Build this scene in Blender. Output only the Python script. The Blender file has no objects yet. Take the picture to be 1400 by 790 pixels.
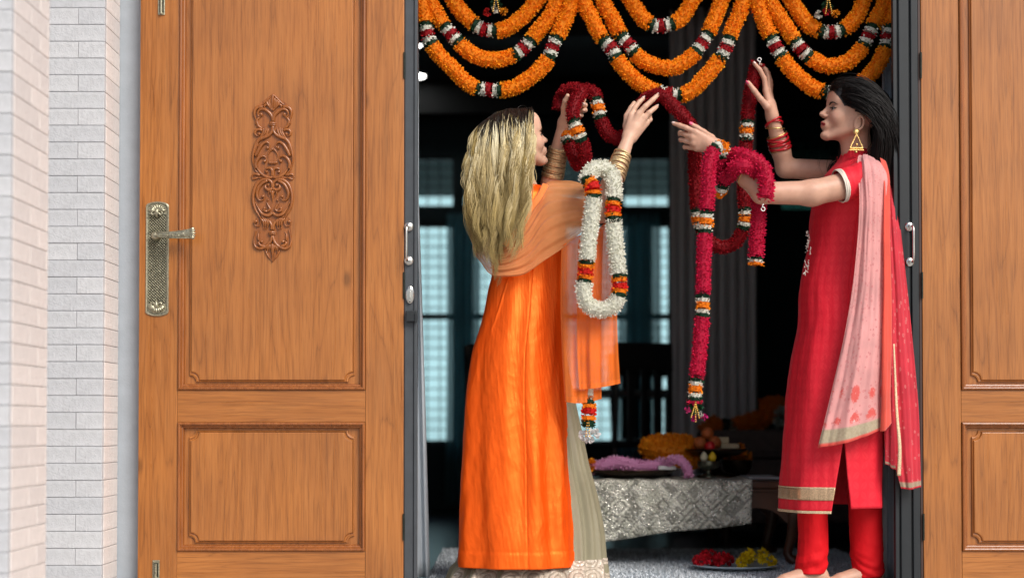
import bpy, bmesh, math, random
import numpy as np
from mathutils import Vector, Matrix
random.seed(7); RNG = np.random.default_rng(7)
SC = bpy.context.scene; COL = SC.collection
# ---------------------------------------------------------------- camera, world, sun, exposure
CAM_Y, CAM_Z, FPX, TILT, V0, U0 = -5.5, 0.56, 2200.0, math.radians(1.33), 529.0, 700.0
cam_d = bpy.data.cameras.new("camera"); cam = bpy.data.objects.new("camera", cam_d); COL.objects.link(cam)
cam.location = (0, CAM_Y, CAM_Z); cam.rotation_euler = (math.pi/2 + TILT, 0, 0)
cam_d.sensor_width = 36; cam_d.lens = FPX/1400*36; cam_d.shift_y = (V0-395)/1400
cam_d.clip_start = 0.1; cam_d.clip_end = 500
cam_d.dof.use_dof = True; cam_d.dof.focus_distance = 5.55; cam_d.dof.aperture_fstop = 1.25
SC.camera = cam
W = bpy.data.worlds.new("World"); SC.world = W; W.use_nodes = True
wn = W.node_tree; wn.nodes.clear()
SUN_EL, SUN_AZ = math.radians(40), math.radians(36)      # azimuth measured to the right of the camera axis, behind the camera
sky = wn.nodes.new("ShaderNodeTexSky"); sky.sky_type = 'NISHITA'; sky.sun_disc = False
sky.sun_elevation = SUN_EL; sky.sun_rotation = math.pi - SUN_AZ; sky.air_density = 1.0; sky.dust_density = 3.0; sky.ozone_density = 1.0
hs = wn.nodes.new("ShaderNodeHueSaturation"); hs.inputs['Saturation'].default_value = 0.75
bg = wn.nodes.new("ShaderNodeBackground"); bg.inputs[1].default_value = 0.10
wo = wn.nodes.new("ShaderNodeOutputWorld")
wn.links.new(sky.outputs[0], hs.inputs['Color']); wn.links.new(hs.outputs[0], bg.inputs[0]); wn.links.new(bg.outputs[0], wo.inputs[0])
sun_d = bpy.data.lights.new("sun", 'SUN'); sun = bpy.data.objects.new("sun", sun_d); COL.objects.link(sun)
sun_d.energy = 2.3; sun_d.angle = math.radians(30); sun_d.color = (1.0, 0.95, 0.88)
sd = Vector((math.sin(SUN_AZ)*math.cos(SUN_EL), -math.cos(SUN_AZ)*math.cos(SUN_EL), math.sin(SUN_EL)))
sun.rotation_euler = sd.to_track_quat('Z', 'Y').to_euler(); sun.location = (3, -6, 6)
SC.view_settings.view_transform = 'Standard'; SC.view_settings.look = 'None'
SC.view_settings.exposure = 0.34; SC.view_settings.gamma = 1.0
SC.cycles.max_bounces = 6; SC.cycles.transparent_max_bounces = 16; SC.cycles.use_denoising = True

# ---------------------------------------------------------------- camera mapping: pixel of the 1400x790 photograph -> point on plane y = Y
_ct, _st = math.cos(TILT), math.sin(TILT)
def P(u, v, Y=0.0):
    x = (u-U0)/FPX; y = -(v-V0)/FPX
    dy = _ct - y*_st; t = (Y-CAM_Y)/dy
    return np.array([t*x, Y, CAM_Z + t*(_st + y*_ct)])
def PX(u, Y=0.0, v=400): return float(P(u, v, Y)[0])
def PZ(v, Y=0.0): return float(P(700, v, Y)[2])
def nrm(a): a = np.asarray(a, float); return a/(np.linalg.norm(a)+1e-12)

# ---------------------------------------------------------------- object helpers
LOC = {}
def thing(name, label, cat, loc, group=None, kind=None):
    o = bpy.data.objects.new(name, None); COL.objects.link(o); o.empty_display_size = 0.05
    o.location = loc; LOC[o.name] = np.array(loc, float)
    if label: o['label'] = label
    if cat: o['category'] = cat
    if group: o['group'] = group
    if kind: o['kind'] = kind
    return o
def world_of(o): return LOC[o.name]
def obj(name, V, F, m, parent=None, smooth=False, label=None, cat=None, group=None, kind=None, col=None, uv=None, solid=0):
    """one mesh object; V are world coordinates, the origin becomes the parent's (or the mesh's own base)"""
    V = np.asarray(V, float).reshape(-1, 3)
    if parent is not None: L = LOC[parent.name]
    elif kind == 'structure': L = np.zeros(3)
    else: L = np.array([(V[:,0].min()+V[:,0].max())/2, (V[:,1].min()+V[:,1].max())/2, V[:,2].min()])
    me = bpy.data.meshes.new(name)
    if isinstance(F, np.ndarray) and F.ndim == 2:
        n, k = F.shape; me.vertices.add(len(V)); me.vertices.foreach_set('co', (V-L).astype(np.float32).ravel())
        me.loops.add(n*k); me.loops.foreach_set('vertex_index', F.astype(np.int32).ravel())
        me.polygons.add(n); me.polygons.foreach_set('loop_start', np.arange(0, n*k, k, dtype=np.int32))
        me.update(calc_edges=True)
    else:
        me.from_pydata((V-L).tolist(), [], [list(map(int, f)) for f in F]); me.update()
    if smooth: me.polygons.foreach_set('use_smooth', np.ones(len(me.polygons), bool))
    if col is not None:
        a = me.color_attributes.new('Col', 'FLOAT_COLOR', 'POINT')
        c = np.ones((len(V), 4), np.float32); c[:, :3] = col; a.data.foreach_set('color', c.ravel())
    if uv is not None:
        lay = me.uv_layers.new(name='UVMap'); li = np.zeros(len(me.loops), np.int32); me.loops.foreach_get('vertex_index', li)
        lay.data.foreach_set('uv', np.asarray(uv, np.float32)[li].ravel())
    for mm in (m if isinstance(m, (list, tuple)) else [m]): me.materials.append(mm)
    o = bpy.data.objects.new(name, me); COL.objects.link(o)
    if parent is not None:
        o.parent = parent; LOC[o.name] = L
    else:
        o.location = L; LOC[o.name] = L
    if label: o['label'] = label
    if cat: o['category'] = cat
    if group: o['group'] = group
    if kind: o['kind'] = kind
    if solid:
        s = o.modifiers.new('s', 'SOLIDIFY'); s.thickness = solid; s.offset = 0
    return o
class MB:
    def __init__(s): s.V = []; s.F = []; s.n = 0; s.C = []
    def add(s, V, F, c=None):
        V = np.asarray(V, float).reshape(-1, 3)
        s.V.append(V); s.F += [[int(i)+s.n for i in f] for f in F]; s.n += len(V)
        s.C.append(np.tile(c if c is not None else (1, 1, 1), (len(V), 1))); return s
    def box(s, a, b, bev=0.0, c=None):
        x0, y0, z0 = np.minimum(a, b); x1, y1, z1 = np.maximum(a, b)
        if bev <= 0:
            V = [(x0,y0,z0),(x1,y0,z0),(x1,y1,z0),(x0,y1,z0),(x0,y0,z1),(x1,y0,z1),(x1,y1,z1),(x0,y1,z1)]
            return s.add(V, [(0,3,2,1),(4,5,6,7),(0,1,5,4),(1,2,6,5),(2,3,7,6),(3,0,4,7)], c)
        V, F = bevbox(np.array([x0,y0,z0]), np.array([x1,y1,z1]), bev); return s.add(V, F, c)
    def tube(s, pts, r, n=8, cap=True, c=None, flat=1.0):
        V, F = tube(pts, r, n, cap, flat); return s.add(V, F, c)
    def rev(s, prof, n=20, at=(0,0,0), axis=None, c=None):
        V, F = revolve(prof, n); V = orient(V, axis) + np.array(at); return s.add(V, F, c)
    def build(s, name, m, parent=None, **k):
        if any(np.any(c != 1) for c in s.C): k.setdefault('col', np.vstack(s.C))
        return obj(name, np.vstack(s.V), s.F, m, parent, **k)
def bevbox(a, b, e):
    bm = bmesh.new(); r = bmesh.ops.create_cube(bm, size=1)
    for v in bm.verts: v.co = Vector(((a[0]+b[0])/2+v.co.x*(b[0]-a[0]), (a[1]+b[1])/2+v.co.y*(b[1]-a[1]), (a[2]+b[2])/2+v.co.z*(b[2]-a[2])))
    bmesh.ops.bevel(bm, geom=bm.edges[:], offset=e, segments=2, affect='EDGES', profile=0.6)
    bm.verts.index_update(); V = [tuple(v.co) for v in bm.verts]; F = [[v.index for v in f.verts] for f in bm.faces]; bm.free(); return np.array(V), F
def orient(V, axis):
    if axis is None: return V
    z = nrm(axis); x = nrm(np.cross([0, 1, 0.01], z)); y = np.cross(z, x)
    return V @ np.array([x, y, z])
def revolve(prof, n):
    V = []; F = []
    for r, z in prof:
        for i in range(n):
            a = 2*math.pi*i/n; V.append((r*math.cos(a), r*math.sin(a), z))
    for j in range(len(prof)-1):
        for i in range(n):
            k = (i+1) % n; F.append((j*n+i, j*n+k, (j+1)*n+k, (j+1)*n+i))
    F.append(tuple(range(n-1, -1, -1))); F.append(tuple((len(prof)-1)*n+i for i in range(n)))
    return np.array(V), F
def frames(pts):
    pts = np.asarray(pts, float); T = np.gradient(pts, axis=0); T /= np.linalg.norm(T, axis=1)[:, None]+1e-12
    N = np.zeros_like(T); ref = np.array([0, 1, 0]) if abs(T[0] @ np.array([0, 1, 0])) < 0.9 else np.array([1, 0, 0])
    n = nrm(np.cross(T[0], ref)); N[0] = n
    for i in range(1, len(T)):
        n = n - T[i]*(n @ T[i]); n = nrm(n); N[i] = n
    return T, N, np.cross(T, N)
def tube(pts, r, n=8, cap=True, flat=1.0, closed=False):
    pts = np.asarray(pts, float); m = len(pts); r = np.broadcast_to(np.asarray(r, float), (m,))
    T, N, B = frames(pts); a = 2*np.pi*np.arange(n)/n
    V = pts[:, None] + r[:, None, None]*(np.cos(a)[None, :, None]*N[:, None] + flat*np.sin(a)[None, :, None]*B[:, None])
    F = []
    for j in range(m-1 + (1 if closed else 0)):
        for i in range(n):
            k = (i+1) % n; q = (j+1) % m; F.append((j*n+i, q*n+i, q*n+k, j*n+k))
    if cap and not closed: F.append(tuple(range(n))); F.append(tuple((m-1)*n+i for i in range(n-1, -1, -1)))
    return V.reshape(-1, 3), F
def spline(ctrl, n):
    """Catmull-Rom through ctrl, resampled evenly to n points"""
    c = np.asarray(ctrl, float)
    if len(c) == 2: return c[0] + np.linspace(0, 1, n)[:, None]*(c[1]-c[0])
    p = np.vstack([2*c[0]-c[1], c, 2*c[-1]-c[-2]]); out = []
    for i in range(1, len(p)-2):
        t = np.linspace(0, 1, 24, endpoint=False)[:, None]
        out.append(0.5*((2*p[i]) + (-p[i-1]+p[i+1])*t + (2*p[i-1]-5*p[i]+4*p[i+1]-p[i+2])*t**2 + (-p[i-1]+3*p[i]-3*p[i+1]+p[i+2])*t**3))
    out = np.vstack(out + [c[-1:]]); d = np.r_[0, np.cumsum(np.linalg.norm(np.diff(out, axis=0), axis=1))]
    s = np.linspace(0, d[-1], n); return np.stack([np.interp(s, d, out[:, k]) for k in range(out.shape[1])], 1)
def crom(c, t):
    """Catmull-Rom of values c (m,...) at parameters t in 0..m-1"""
    c = np.asarray(c, float); m = len(c); t = np.clip(np.asarray(t, float), 0, m-1-1e-9); i = t.astype(int); f = (t-i)
    f = f.reshape(f.shape + (1,)*(c.ndim-1))
    g = lambda k: c[np.clip(k, 0, m-1)]
    p0, p1, p2, p3 = g(i-1), g(i), g(i+1), g(i+2)
    return 0.5*(2*p1 + (p2-p0)*f + (2*p0-5*p1+4*p2-p3)*f**2 + (3*p1-3*p2+p3-p0)*f**3)
def gridfaces(nu, nv, wrap=False):
    i, j = np.meshgrid(np.arange(nu-(0 if wrap else 1)), np.arange(nv-1), indexing='ij'); i = i.ravel(); j = j.ravel(); k = (i+1) % nu
    return np.stack([i*nv+j, k*nv+j, k*nv+j+1, i*nv+j+1], 1)
def vnoise(x, seed=0):
    """cheap smooth 1-d/2-d/3-d noise from a sum of sines, array in (N,d) -> (N,)"""
    r = np.random.default_rng(seed); x = np.asarray(x, float); out = np.zeros(x.shape[0])
    for k in range(7):
        w = r.normal(size=x.shape[1])*(1+0.5*k); out += np.sin(x @ w + r.uniform(0, 6.28))/(1+0.35*k)
    return out/3.0
def sheet(name, rows, m, parent, nu=60, nv=60, pleat=None, solid=0.0015, label=None, ret=False, smooth=True):
    """cloth: rows[i][j] are (u,v,Y) pixel/depth controls (rows top to bottom); pleat(s,t,pos)->offset along the normal"""
    R = np.array([[P(*p) if len(p) == 3 else np.array(p[:3]) for p in row] for row in rows])
    a, b = R.shape[:2]; tu = np.linspace(0, a-1, nu); tv = np.linspace(0, b-1, nv)
    G = crom(R, tu); G = crom(np.swapaxes(G, 0, 1), tv); G = np.swapaxes(G, 0, 1)
    s, t = np.meshgrid(np.linspace(0, 1, nu), np.linspace(0, 1, nv), indexing='ij')
    if pleat is not None:
        du = np.gradient(G, axis=0); dv = np.gradient(G, axis=1); N = np.cross(du, dv); N /= np.linalg.norm(N, axis=2)[:, :, None]+1e-12
        G = G + N*pleat(s, t)[:, :, None]
    if ret: return G, s, t
    return obj(name, G.reshape(-1, 3), gridfaces(nu, nv), m, parent, smooth=smooth, uv=np.stack([t.ravel(), s.ravel()], 1), solid=solid, label=label)

# ---------------------------------------------------------------- material helpers
class N_:
    """tiny wrapper over a node tree"""
    def __init__(s, name):
        s.m = bpy.data.materials.new(name); s.m.use_nodes = True; s.t = s.m.node_tree; s.t.nodes.clear()
        s.out = s.t.nodes.new('ShaderNodeOutputMaterial'); s.b = s.t.nodes.new('ShaderNodeBsdfPrincipled'); s.l(s.b.outputs[0], s.out.inputs[0])
    def l(s, a, b): s.t.links.new(a, b); return a
    def n(s, kind, **k):
        nd = s.t.nodes.new('ShaderNode'+kind); ins = k.pop('ins', {})
        for a, v in k.items(): setattr(nd, a, v)
        for a, v in ins.items():
            if isinstance(v, bpy.types.NodeSocket): s.l(v, nd.inputs[a])
            else: nd.inputs[a].default_value = v
        return nd
    def coord(s, which='Object', scale=(1, 1, 1), rot=(0, 0, 0), loc=(0, 0, 0)):
        tc = s.n('TexCoord'); mp = s.n('Mapping', ins={'Vector': tc.outputs[which], 'Scale': scale, 'Rotation': rot, 'Location': loc}); return mp.outputs[0]
    def noise(s, vec, scale, detail=4, rough=.5, dist=0, out='Fac'):
        return s.n('TexNoise', ins={'Vector': vec, 'Scale': scale, 'Detail': detail, 'Roughness': rough, 'Distortion': dist}).outputs[out]
    def ramp(s, fac, stops, interp='LINEAR'):
        r = s.n('ValToRGB', ins={'Fac': fac}); cr = r.color_ramp; cr.interpolation = interp
        while len(cr.elements) < len(stops): cr.elements.new(0.5)
        for e, (p, c) in zip(cr.elements, stops):
            e.position = p; e.color = (c, c, c, 1) if np.isscalar(c) else tuple(c)+(1,)
        return r.outputs[0]
    def mix(s, fac, a, b, mode='MIX'):
        x = s.n('Mix', data_type='RGBA', blend_type=mode)
        for sock, v in ((x.inputs[0], fac), (x.inputs[6], a), (x.inputs[7], b)):
            if isinstance(v, bpy.types.NodeSocket): s.l(v, sock)
            else: sock.default_value = v if np.isscalar(v) else tuple(v)+(1,)
        return x.outputs[2]
    def math(s, op, a, b=0.0, c=0.0):
        x = s.n('Math', operation=op)
        for i, v in enumerate((a, b, c)):
            if isinstance(v, bpy.types.NodeSocket): s.l(v, x.inputs[i])
            else: x.inputs[i].default_value = v
        return x.outputs[0]
    def bump(s, h, strength=.3, dist=.005):
        b = s.n('Bump', ins={'Height': h, 'Strength': strength, 'Distance': dist}); s.l(b.outputs[0], s.b.inputs['Normal']); return b
    def set(s, **k):
        for a, v in k.items():
            a = a.replace('_', ' ')
            i = s.b.inputs[a]
            if isinstance(v, bpy.types.NodeSocket): s.l(v, i)
            else: i.default_value = tuple(v)+(1,) if (not np.isscalar(v) and len(v) == 3 and i.type == 'RGBA') else v
        return s
def simple(name, c, rough=.5, metal=0.0, var=.15, vscale=20, bump=0.0, bscale=80, **k):
    q = N_(name); v = q.coord('Object')
    nz = q.noise(v, vscale, 3)
    f = q.ramp(nz, [(.3, 1-var), (.7, 1+var)])
    q.set(Base_Color=q.mix(1.0, c, f, 'MULTIPLY'), Roughness=rough, Metallic=metal, **k)
    if bump: q.bump(q.noise(v, bscale, 4), bump, .004)
    return q.m
def wood(name, horizontal=False, seed=0, base=((.27,.088,.018), (.41,.150,.034), (.50,.205,.055)), rough=.30):
    q = N_(name); L = (seed*3.7, seed*1.3, seed*2.9)
    sc = (1, 1, .06) if not horizontal else (.06, 1, 1)
    v = q.coord('Object', sc, loc=L)
    warp = q.noise(v, 2.2, 3, .55, 0)
    big = q.n('TexNoise', ins={'Vector': v, 'Scale': 7.5, 'Detail': 2, 'Distortion': 1.0}).outputs['Fac']
    mid = q.noise(v, 48, 4, .6, .3)
    rings = q.math('FRACT', q.math('MULTIPLY', q.math('ADD', q.math('ADD', big, q.math('MULTIPLY', mid, .035)), q.math('MULTIPLY', warp, .3)), 11.0))
    tri = q.math('SUBTRACT', 1.0, q.math('ABSOLUTE', q.math('SUBTRACT', q.math('MULTIPLY', rings, 2.0), 1.0)))
    fine = q.noise(q.coord('Object', (1, 1, .03) if not horizontal else (.03, 1, 1), loc=L), 170, 3, .6)
    fac = q.math('ADD', q.math('MULTIPLY', q.math('POWER', tri, 1.0), .10), q.math('ADD', q.math('MULTIPLY', mid, .34), q.math('MULTIPLY', fine, .52)))
    c = q.ramp(fac, [(.22, base[0]), (.5, base[1]), (.80, base[2])])
    # thin dark growth lines
    line = q.ramp(rings, [(.0, .40), (.035, .82), (.12, 1.0), (.95, 1.0), (1.0, .6)])
    c = q.mix(.42, c, line, 'MULTIPLY')
    pores = q.ramp(q.noise(q.coord('Object', (1, 1, .03) if not horizontal else (.03, 1, 1), loc=L), 330, 2, .5), [(.36, .55), (.46, 1.0)])
    c = q.mix(.45, c, pores, 'MULTIPLY')
    # knots
    kv = q.coord('Object', (1, 1, .45) if not horizontal else (.45, 1, 1), loc=(L[0]+.11, L[1], L[2]))
    vo = q.n('TexVoronoi', ins={'Vector': kv, 'Scale': 4.6, 'Randomness': 1.0}).outputs['Distance']
    kn = q.ramp(q.math('ADD', vo, q.math('MULTIPLY', mid, .03)), [(.045, .42), (.085, .9), (.11, 1.0)])
    c = q.mix(.8, c, kn, 'MULTIPLY')
    blot = q.ramp(q.noise(q.coord('Object', loc=L), 3.0, 2), [(.3, (.84, .82, .86)), (.7, (1.08, 1.06, 1.0))])
    c = q.mix(1.0, c, blot, 'MULTIPLY')
    q.set(Base_Color=c, Roughness=q.ramp(mid, [(.3, rough-.05), (.7, rough+.1)]), Coat_Weight=.25, Coat_Roughness=.25)
    q.bump(q.math('MULTIPLY', fac, 1.0), .12, .002); return q.m
def petalmat(name, rough=.6, c=(1, 1, 1), trans=.25):
    q = N_(name); a = q.n('Attribute', attribute_name='Col').outputs['Color']
    c2 = q.mix(1.0, a, c, 'MULTIPLY')
    q.set(Base_Color=c2, Roughness=rough, Specular_IOR_Level=.25)
    tr = q.n('BsdfTranslucent', ins={'Color': c2}); ms = q.n('MixShader', ins={0: trans}); q.l(q.b.outputs[0], ms.inputs[1]); q.l(tr.outputs[0], ms.inputs[2]); q.l(ms.outputs[0], q.out.inputs[0])
    return q.m
# ================================================================ MATERIALS
M = {}
M['woodV'] = wood('teak_vertical'); M['woodV2'] = wood('teak_vertical_b', seed=3); M['woodV3'] = wood('teak_vertical_c', seed=7)
M['woodH'] = wood('teak_horizontal', True, seed=5); M['woodH2'] = wood('teak_horizontal_b', True, seed=9)
M['carve'] = wood('teak_carving', seed=11, base=((.20,.058,.011), (.31,.098,.020), (.40,.145,.034)), rough=.24)
def brick_mat(name, base):
    q = N_(name); v = q.coord('Object')
    oi = q.n('ObjectInfo').outputs['Random']
    c = q.mix(1.0, base, q.ramp(oi, [(0, (.93, .93, .935)), (1, (1.05, 1.04, 1.03))]), 'MULTIPLY')
    c = q.mix(1.0, c, q.ramp(q.noise(v, 40, 4), [(.3, .93), (.7, 1.05)]), 'MULTIPLY')
    q.set(Base_Color=c, Roughness=.85, Specular_IOR_Level=.2)
    h = q.math('ADD', q.noise(v, 75, 5, .62), q.math('MULTIPLY', q.noise(v, 260, 3), .35)); q.bump(h, .5, .007); return q.m
M['brick'] = brick_mat('rough_tile_shaded', (.56, .575, .605))  # front faces: cooler, darker copy of the tile with the shade painted in
M['brick_lit'] = brick_mat('rough_tile_lit', (.76, .71, .69))  # right-facing sides: same tile, the warm light on them painted in
M['grout'] = simple('grout', (.60, .60, .62), .9, vscale=60)
M['greywall'] = simple('grey_painted_wall', (.36, .405, .455), .75, var=.05, bump=.15, bscale=160)
M['dark_frame'] = simple('dark_anodised_frame', (.014, .018, .022), .5, .1, var=.1)
M['mid_frame'] = simple('grey_anodised_frame', (.060, .068, .078), .48, .2, var=.1)
M['black_gap'] = simple('dark_wood_edge', (.05, .022, .016), .5)
M['chrome'] = simple('satin_chrome', (.62, .62, .60), .25, 1.0, var=.06)
M['bronze'] = simple('antique_brass', (.44, .42, .31), .36, .9, var=.4, vscale=160, bump=.25, bscale=300)
M['bronze_d'] = simple('antique_brass_recess', (.035, .040, .032), .5, .8, var=.3, vscale=100)
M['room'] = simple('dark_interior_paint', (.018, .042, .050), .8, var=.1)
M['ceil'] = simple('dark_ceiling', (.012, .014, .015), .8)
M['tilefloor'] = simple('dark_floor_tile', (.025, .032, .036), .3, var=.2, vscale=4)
M['ground'] = simple('porch_tiles', (.42, .40, .37), .7, var=.1, vscale=3, bump=.1)
M['darkwood'] = simple('dark_stained_wood', (.035, .016, .010), .35, var=.3, vscale=12)
M['redwood'] = simple('reddish_brown_wood', (.085, .030, .014), .35, var=.35, vscale=9)
M['blackwood'] = simple('black_wood', (.008, .008, .009), .4)
M['upholstery'] = simple('brown_upholstery', (.075, .055, .048), .9, var=.15, vscale=30, bump=.2, bscale=400)
# ================================================================ SETTING
DOOR_L0, DOOR_L1 = PX(190), PX(552); DOOR_R0, DOOR_R1 = PX(1261), PX(1261)+0.905
ZT = 2.28; THR = -0.15
mb = MB(); mb.box((-40, -40, THR-.2), (40, 0.05, THR)); mb.build('ground', M['ground'], kind='structure')
mb = MB(); mb.box((-40, 16, THR-.2), (40, 60, THR)).box((-40, .05, THR-.2), (-3.3, 16, THR)).box((3.3, .05, THR-.2), (40, 16, THR)).box((-3.3, 5.2, THR-.2), (3.3, 16, THR)); mb.build('yard', simple('yard_concrete', (.35, .36, .36), .8, vscale=2), kind='structure')
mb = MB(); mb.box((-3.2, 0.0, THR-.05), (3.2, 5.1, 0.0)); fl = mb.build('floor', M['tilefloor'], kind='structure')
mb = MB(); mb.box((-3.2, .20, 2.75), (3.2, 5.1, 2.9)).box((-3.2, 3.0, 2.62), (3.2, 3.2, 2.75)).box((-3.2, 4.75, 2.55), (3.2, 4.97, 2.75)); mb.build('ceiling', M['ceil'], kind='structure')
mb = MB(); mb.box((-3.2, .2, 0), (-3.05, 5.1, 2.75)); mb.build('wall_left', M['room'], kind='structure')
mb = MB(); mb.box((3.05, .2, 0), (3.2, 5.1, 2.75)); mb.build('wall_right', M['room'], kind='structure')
# front wall with the doorway, grey outside
X0, X1 = DOOR_L1-.01, DOOR_R0+.01
mb = MB(); mb.box((PX(158, .06), .06, THR), (X0, .19, 3.0)).box((X1, .06, THR), (3.3, .19, 3.0)).box((X0, .06, ZT+.02), (X1, .19, 3.0))
mb.build('wall_front', M['greywall'], kind='structure')
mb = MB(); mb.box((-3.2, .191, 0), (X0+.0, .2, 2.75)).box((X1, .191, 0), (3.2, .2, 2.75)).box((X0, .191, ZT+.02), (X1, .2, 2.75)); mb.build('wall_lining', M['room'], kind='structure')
# ---- brick recess wall and free-standing brick pillar (every tile its own mesh)
CH = 23.15*5.35/2200; GAP = .0017
def brick_mesh(w, h, d, key={}):
    k = (round(w, 3), round(h, 3), round(d, 3))
    if k not in key:
        V, F = bevbox(np.array([-w/2, -d/2, 0]), np.array([w/2, d/2, h]), .0022)
        me = bpy.data.meshes.new('brick'); me.from_pydata(V.tolist(), [], [list(f) for f in F]); me.materials.append(None); key[k] = me
    return key[k]
def brick(cx, cy, z, w, h, d, m, parent):
    o = bpy.data.objects.new('brick', brick_mesh(w-GAP, h-GAP, d)); COL.objects.link(o); o.parent = parent
    o.location = np.array([cx+random.uniform(-.0004, .0004), cy+random.uniform(-.0012, .0012), z]) - LOC[parent.name]
    o.material_slots[0].link = 'OBJECT'; o.material_slots[0].material = m; LOC[o.name] = LOC[parent.name]
Yr = -.15; xr = PX(142, Yr); xs = xr   # recess front plane y=-.15, right corner
rw = thing('brick_wall', 'pale grey wall of rough rectangular tiles next to the left door', 'wall', ((xr-.35), Yr+.1, THR))
mb = MB(); mb.box((xr-.72, Yr+.003, THR), (xr-.005, .055, 3.0)); mb.build('backing', M['grout'], rw)
z = PZ(10.9, Yr) ; z -= math.ceil((z-THR)/CH)*CH
k = 0; zz = z
off = round((PZ(10.9, Yr)-z)/CH)
while zz < 2.6:
    full = ((k-off) % 2 == 0)
    x = xr - .001
    ws = [.197, .197, .197, .1] if full else [.089, .197, .197, .197]
    for w in ws:
        brick(x-w/2, Yr+.01, zz, w, CH, .024, M['brick'], rw); x -= w
    brick_side = Yr + .0235
    # side face tile turned round the corner
    o = bpy.data.objects.new('brick', brick_mesh(.021, CH-GAP, .182)); COL.objects.link(o); o.parent = rw
    o.location = np.array([xr-.0115, Yr+.023+.091, zz]) - LOC[rw.name]; o.material_slots[0].link = 'OBJECT'; o.material_slots[0].material = M['brick_lit']
    zz += CH; k += 1
# pillar: near corner at x=13px, D 4.33..4.68
Yn, Yf = 4.33+CAM_Y, 4.68+CAM_Y; xp = PX(14.5, Yn)
pl = thing('brick_pillar', 'blurred near pillar of pale tiles at the left edge', 'pillar', (xp-.2, (Yn+Yf)/2, THR))
mb = MB(); mb.box((xp-.4, Yn+.003, THR), (xp-.005, Yf-.003, 3.0)); mb.build('backing', M['grout'], pl)
zz = PZ(41.5, Yn); k = 0; zz -= math.ceil((zz-THR)/CH)*CH
while zz < 2.7:
    x = xp-.001
    for w in ([.2, .2] if k % 2 else [.1, .2, .1]):
        brick(x-w/2, Yn+.01, zz, w, CH, .024, M['brick'], pl); x -= w
    y = Yn+.0225
    for w in ([.155, .155, .018] if k % 2 else [.235, .093]):
        o = bpy.data.objects.new('brick', brick_mesh(.022, CH-GAP, w-GAP)); COL.objects.link(o); o.parent = pl
        o.location = np.array([xp-.0115, y+w/2, zz]) - LOC[pl.name]; o.material_slots[0].link = 'OBJECT'; o.material_slots[0].material = M['brick_lit']; y += w
    zz += CH; k += 1
# ---- dark metal frame round the doorway
fr = thing('door_frame', 'dark grey metal frame around the open doorway', 'door frame', (0, .1, 0))
mb = MB(); xa, xb = DOOR_L1+.003, PX(570.5, .0)
mb.box((xa, .002, 0), (xb-.012, .188, ZT), .002).box((xb-.011, -.004, 0), (xb, .035, ZT), .002); mb.build('jamb', M['mid_frame'], fr)
mb = MB(); xc, xd = PX(1223, .0), DOOR_R0-.010
mb.box((xc, .004, 0), (xc+.012, .030, ZT), .002).box((xc+.0125, .010, 0), (xc+.018, .045, ZT)).box((xc+.0185, .0, 0), (xc+.052, .07, ZT), .003).box((xc+.0525, .012, 0), (xc+.06, .17, ZT)).box((xc+.0605, .002, 0), (xd, .17, ZT), .003)
mb.build('jamb', M['dark_frame'], fr)
mb = MB(); mb.box((xb, .01, ZT-.05), (xc, .15, ZT), .003); mb.build('lintel', M['dark_frame'], fr)
mb = MB(); mb.box((xb+.001, .02, 0.0005), (xc-.001, .028, .012), .002); mb.build('threshold', M['mid_frame'], fr)
mb = MB(); mb.box((xd+.001, .002, 0), (DOOR_R0-.002, .05, ZT)); mb.build('edge_strip', M['black_gap'], fr)
mb = MB(); mb.box((DOOR_L1+.0003, .004, 0), (xa-.0003, .05, ZT)); mb.build('edge_strip', M['black_gap'], fr)
def pull(u, v0, v1, Y0, lab, side=1):
    x = PX(u, Y0); t = thing('pull_handle', lab, 'handle', (x, Y0, PZ(v1, Y0)), group='chrome pull handles on the frame')
    a, b = PZ(v0, Y0), PZ(v1, Y0)
    for z in (a-.012, b+.012):
        mb = MB(); mb.rev([(.001, 0), (.0145, 0), (.0155, .003), (.012, .006), (.006, .008), (.006, .022), (.001, .024)], 20, (x, Y0, z), (0, -1, 0)); mb.build('mount', M['chrome'], t, smooth=False)
    mb = MB(); mb.tube(spline([(x-.004*side, Y0-.02, a-.010), (x-.006*side, Y0-.034, a-.022), (x-.006*side, Y0-.036, (a+b)/2), (x-.006*side, Y0-.034, b+.022), (x-.004*side, Y0-.02, b+.010)], 20), .0042, 10); mb.build('bar', M['chrome'], t, smooth=True)
pull(559, 305, 361, -.004, 'slim chrome pull handle on the frame beside the left wooden door')
pull(1243.5, 305, 363, .0, 'slim chrome pull handle on the frame beside the right wooden door', -1)
x, z = PX(560.5, -.004), PZ(403, -.004)
lk = thing('lock', 'oval chrome lock plate below the left pull handle', 'lock', (x, -.005, z-.03))
mb = MB(); V, F = revolve([(.001, 0), (.0145, 0), (.0145, .004), (.011, .007), (.001, .0075)], 28); V[:, 1] *= 2.05; V = orient(V, (0, -1, 0)); mb.add(V*1.0+np.array([x, -.004, z]), F); mb.build('lock_plate', M['chrome'], lk)
mb = MB(); mb.box((x-.003, -.017, z-.012), (x+.003, -.0112, z+.012), .0012); mb.build('thumb_turn', M['chrome'], lk)
for dz in (-.024, .024): MB().rev([(.0005, 0), (.0028, 0), (.0022, .0015), (.0005, .0016)], 10, (x, -.0095, z+dz), (0, -1, 0)).build('screw', M['dark_frame'], lk)
x = PX(562, -.004); z = PZ(432, -.004); mb = MB(); mb.box((x-.017, -.022, z-.020), (x+.022, -.0045, z+.018), .003).box((x+.014, -.027, z-.024), (x+.023, -.023, z+.008), .001)
mb.build('latch_box', M['dark_frame'], label='small black latch box under the oval lock plate', cat='latch')
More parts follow.
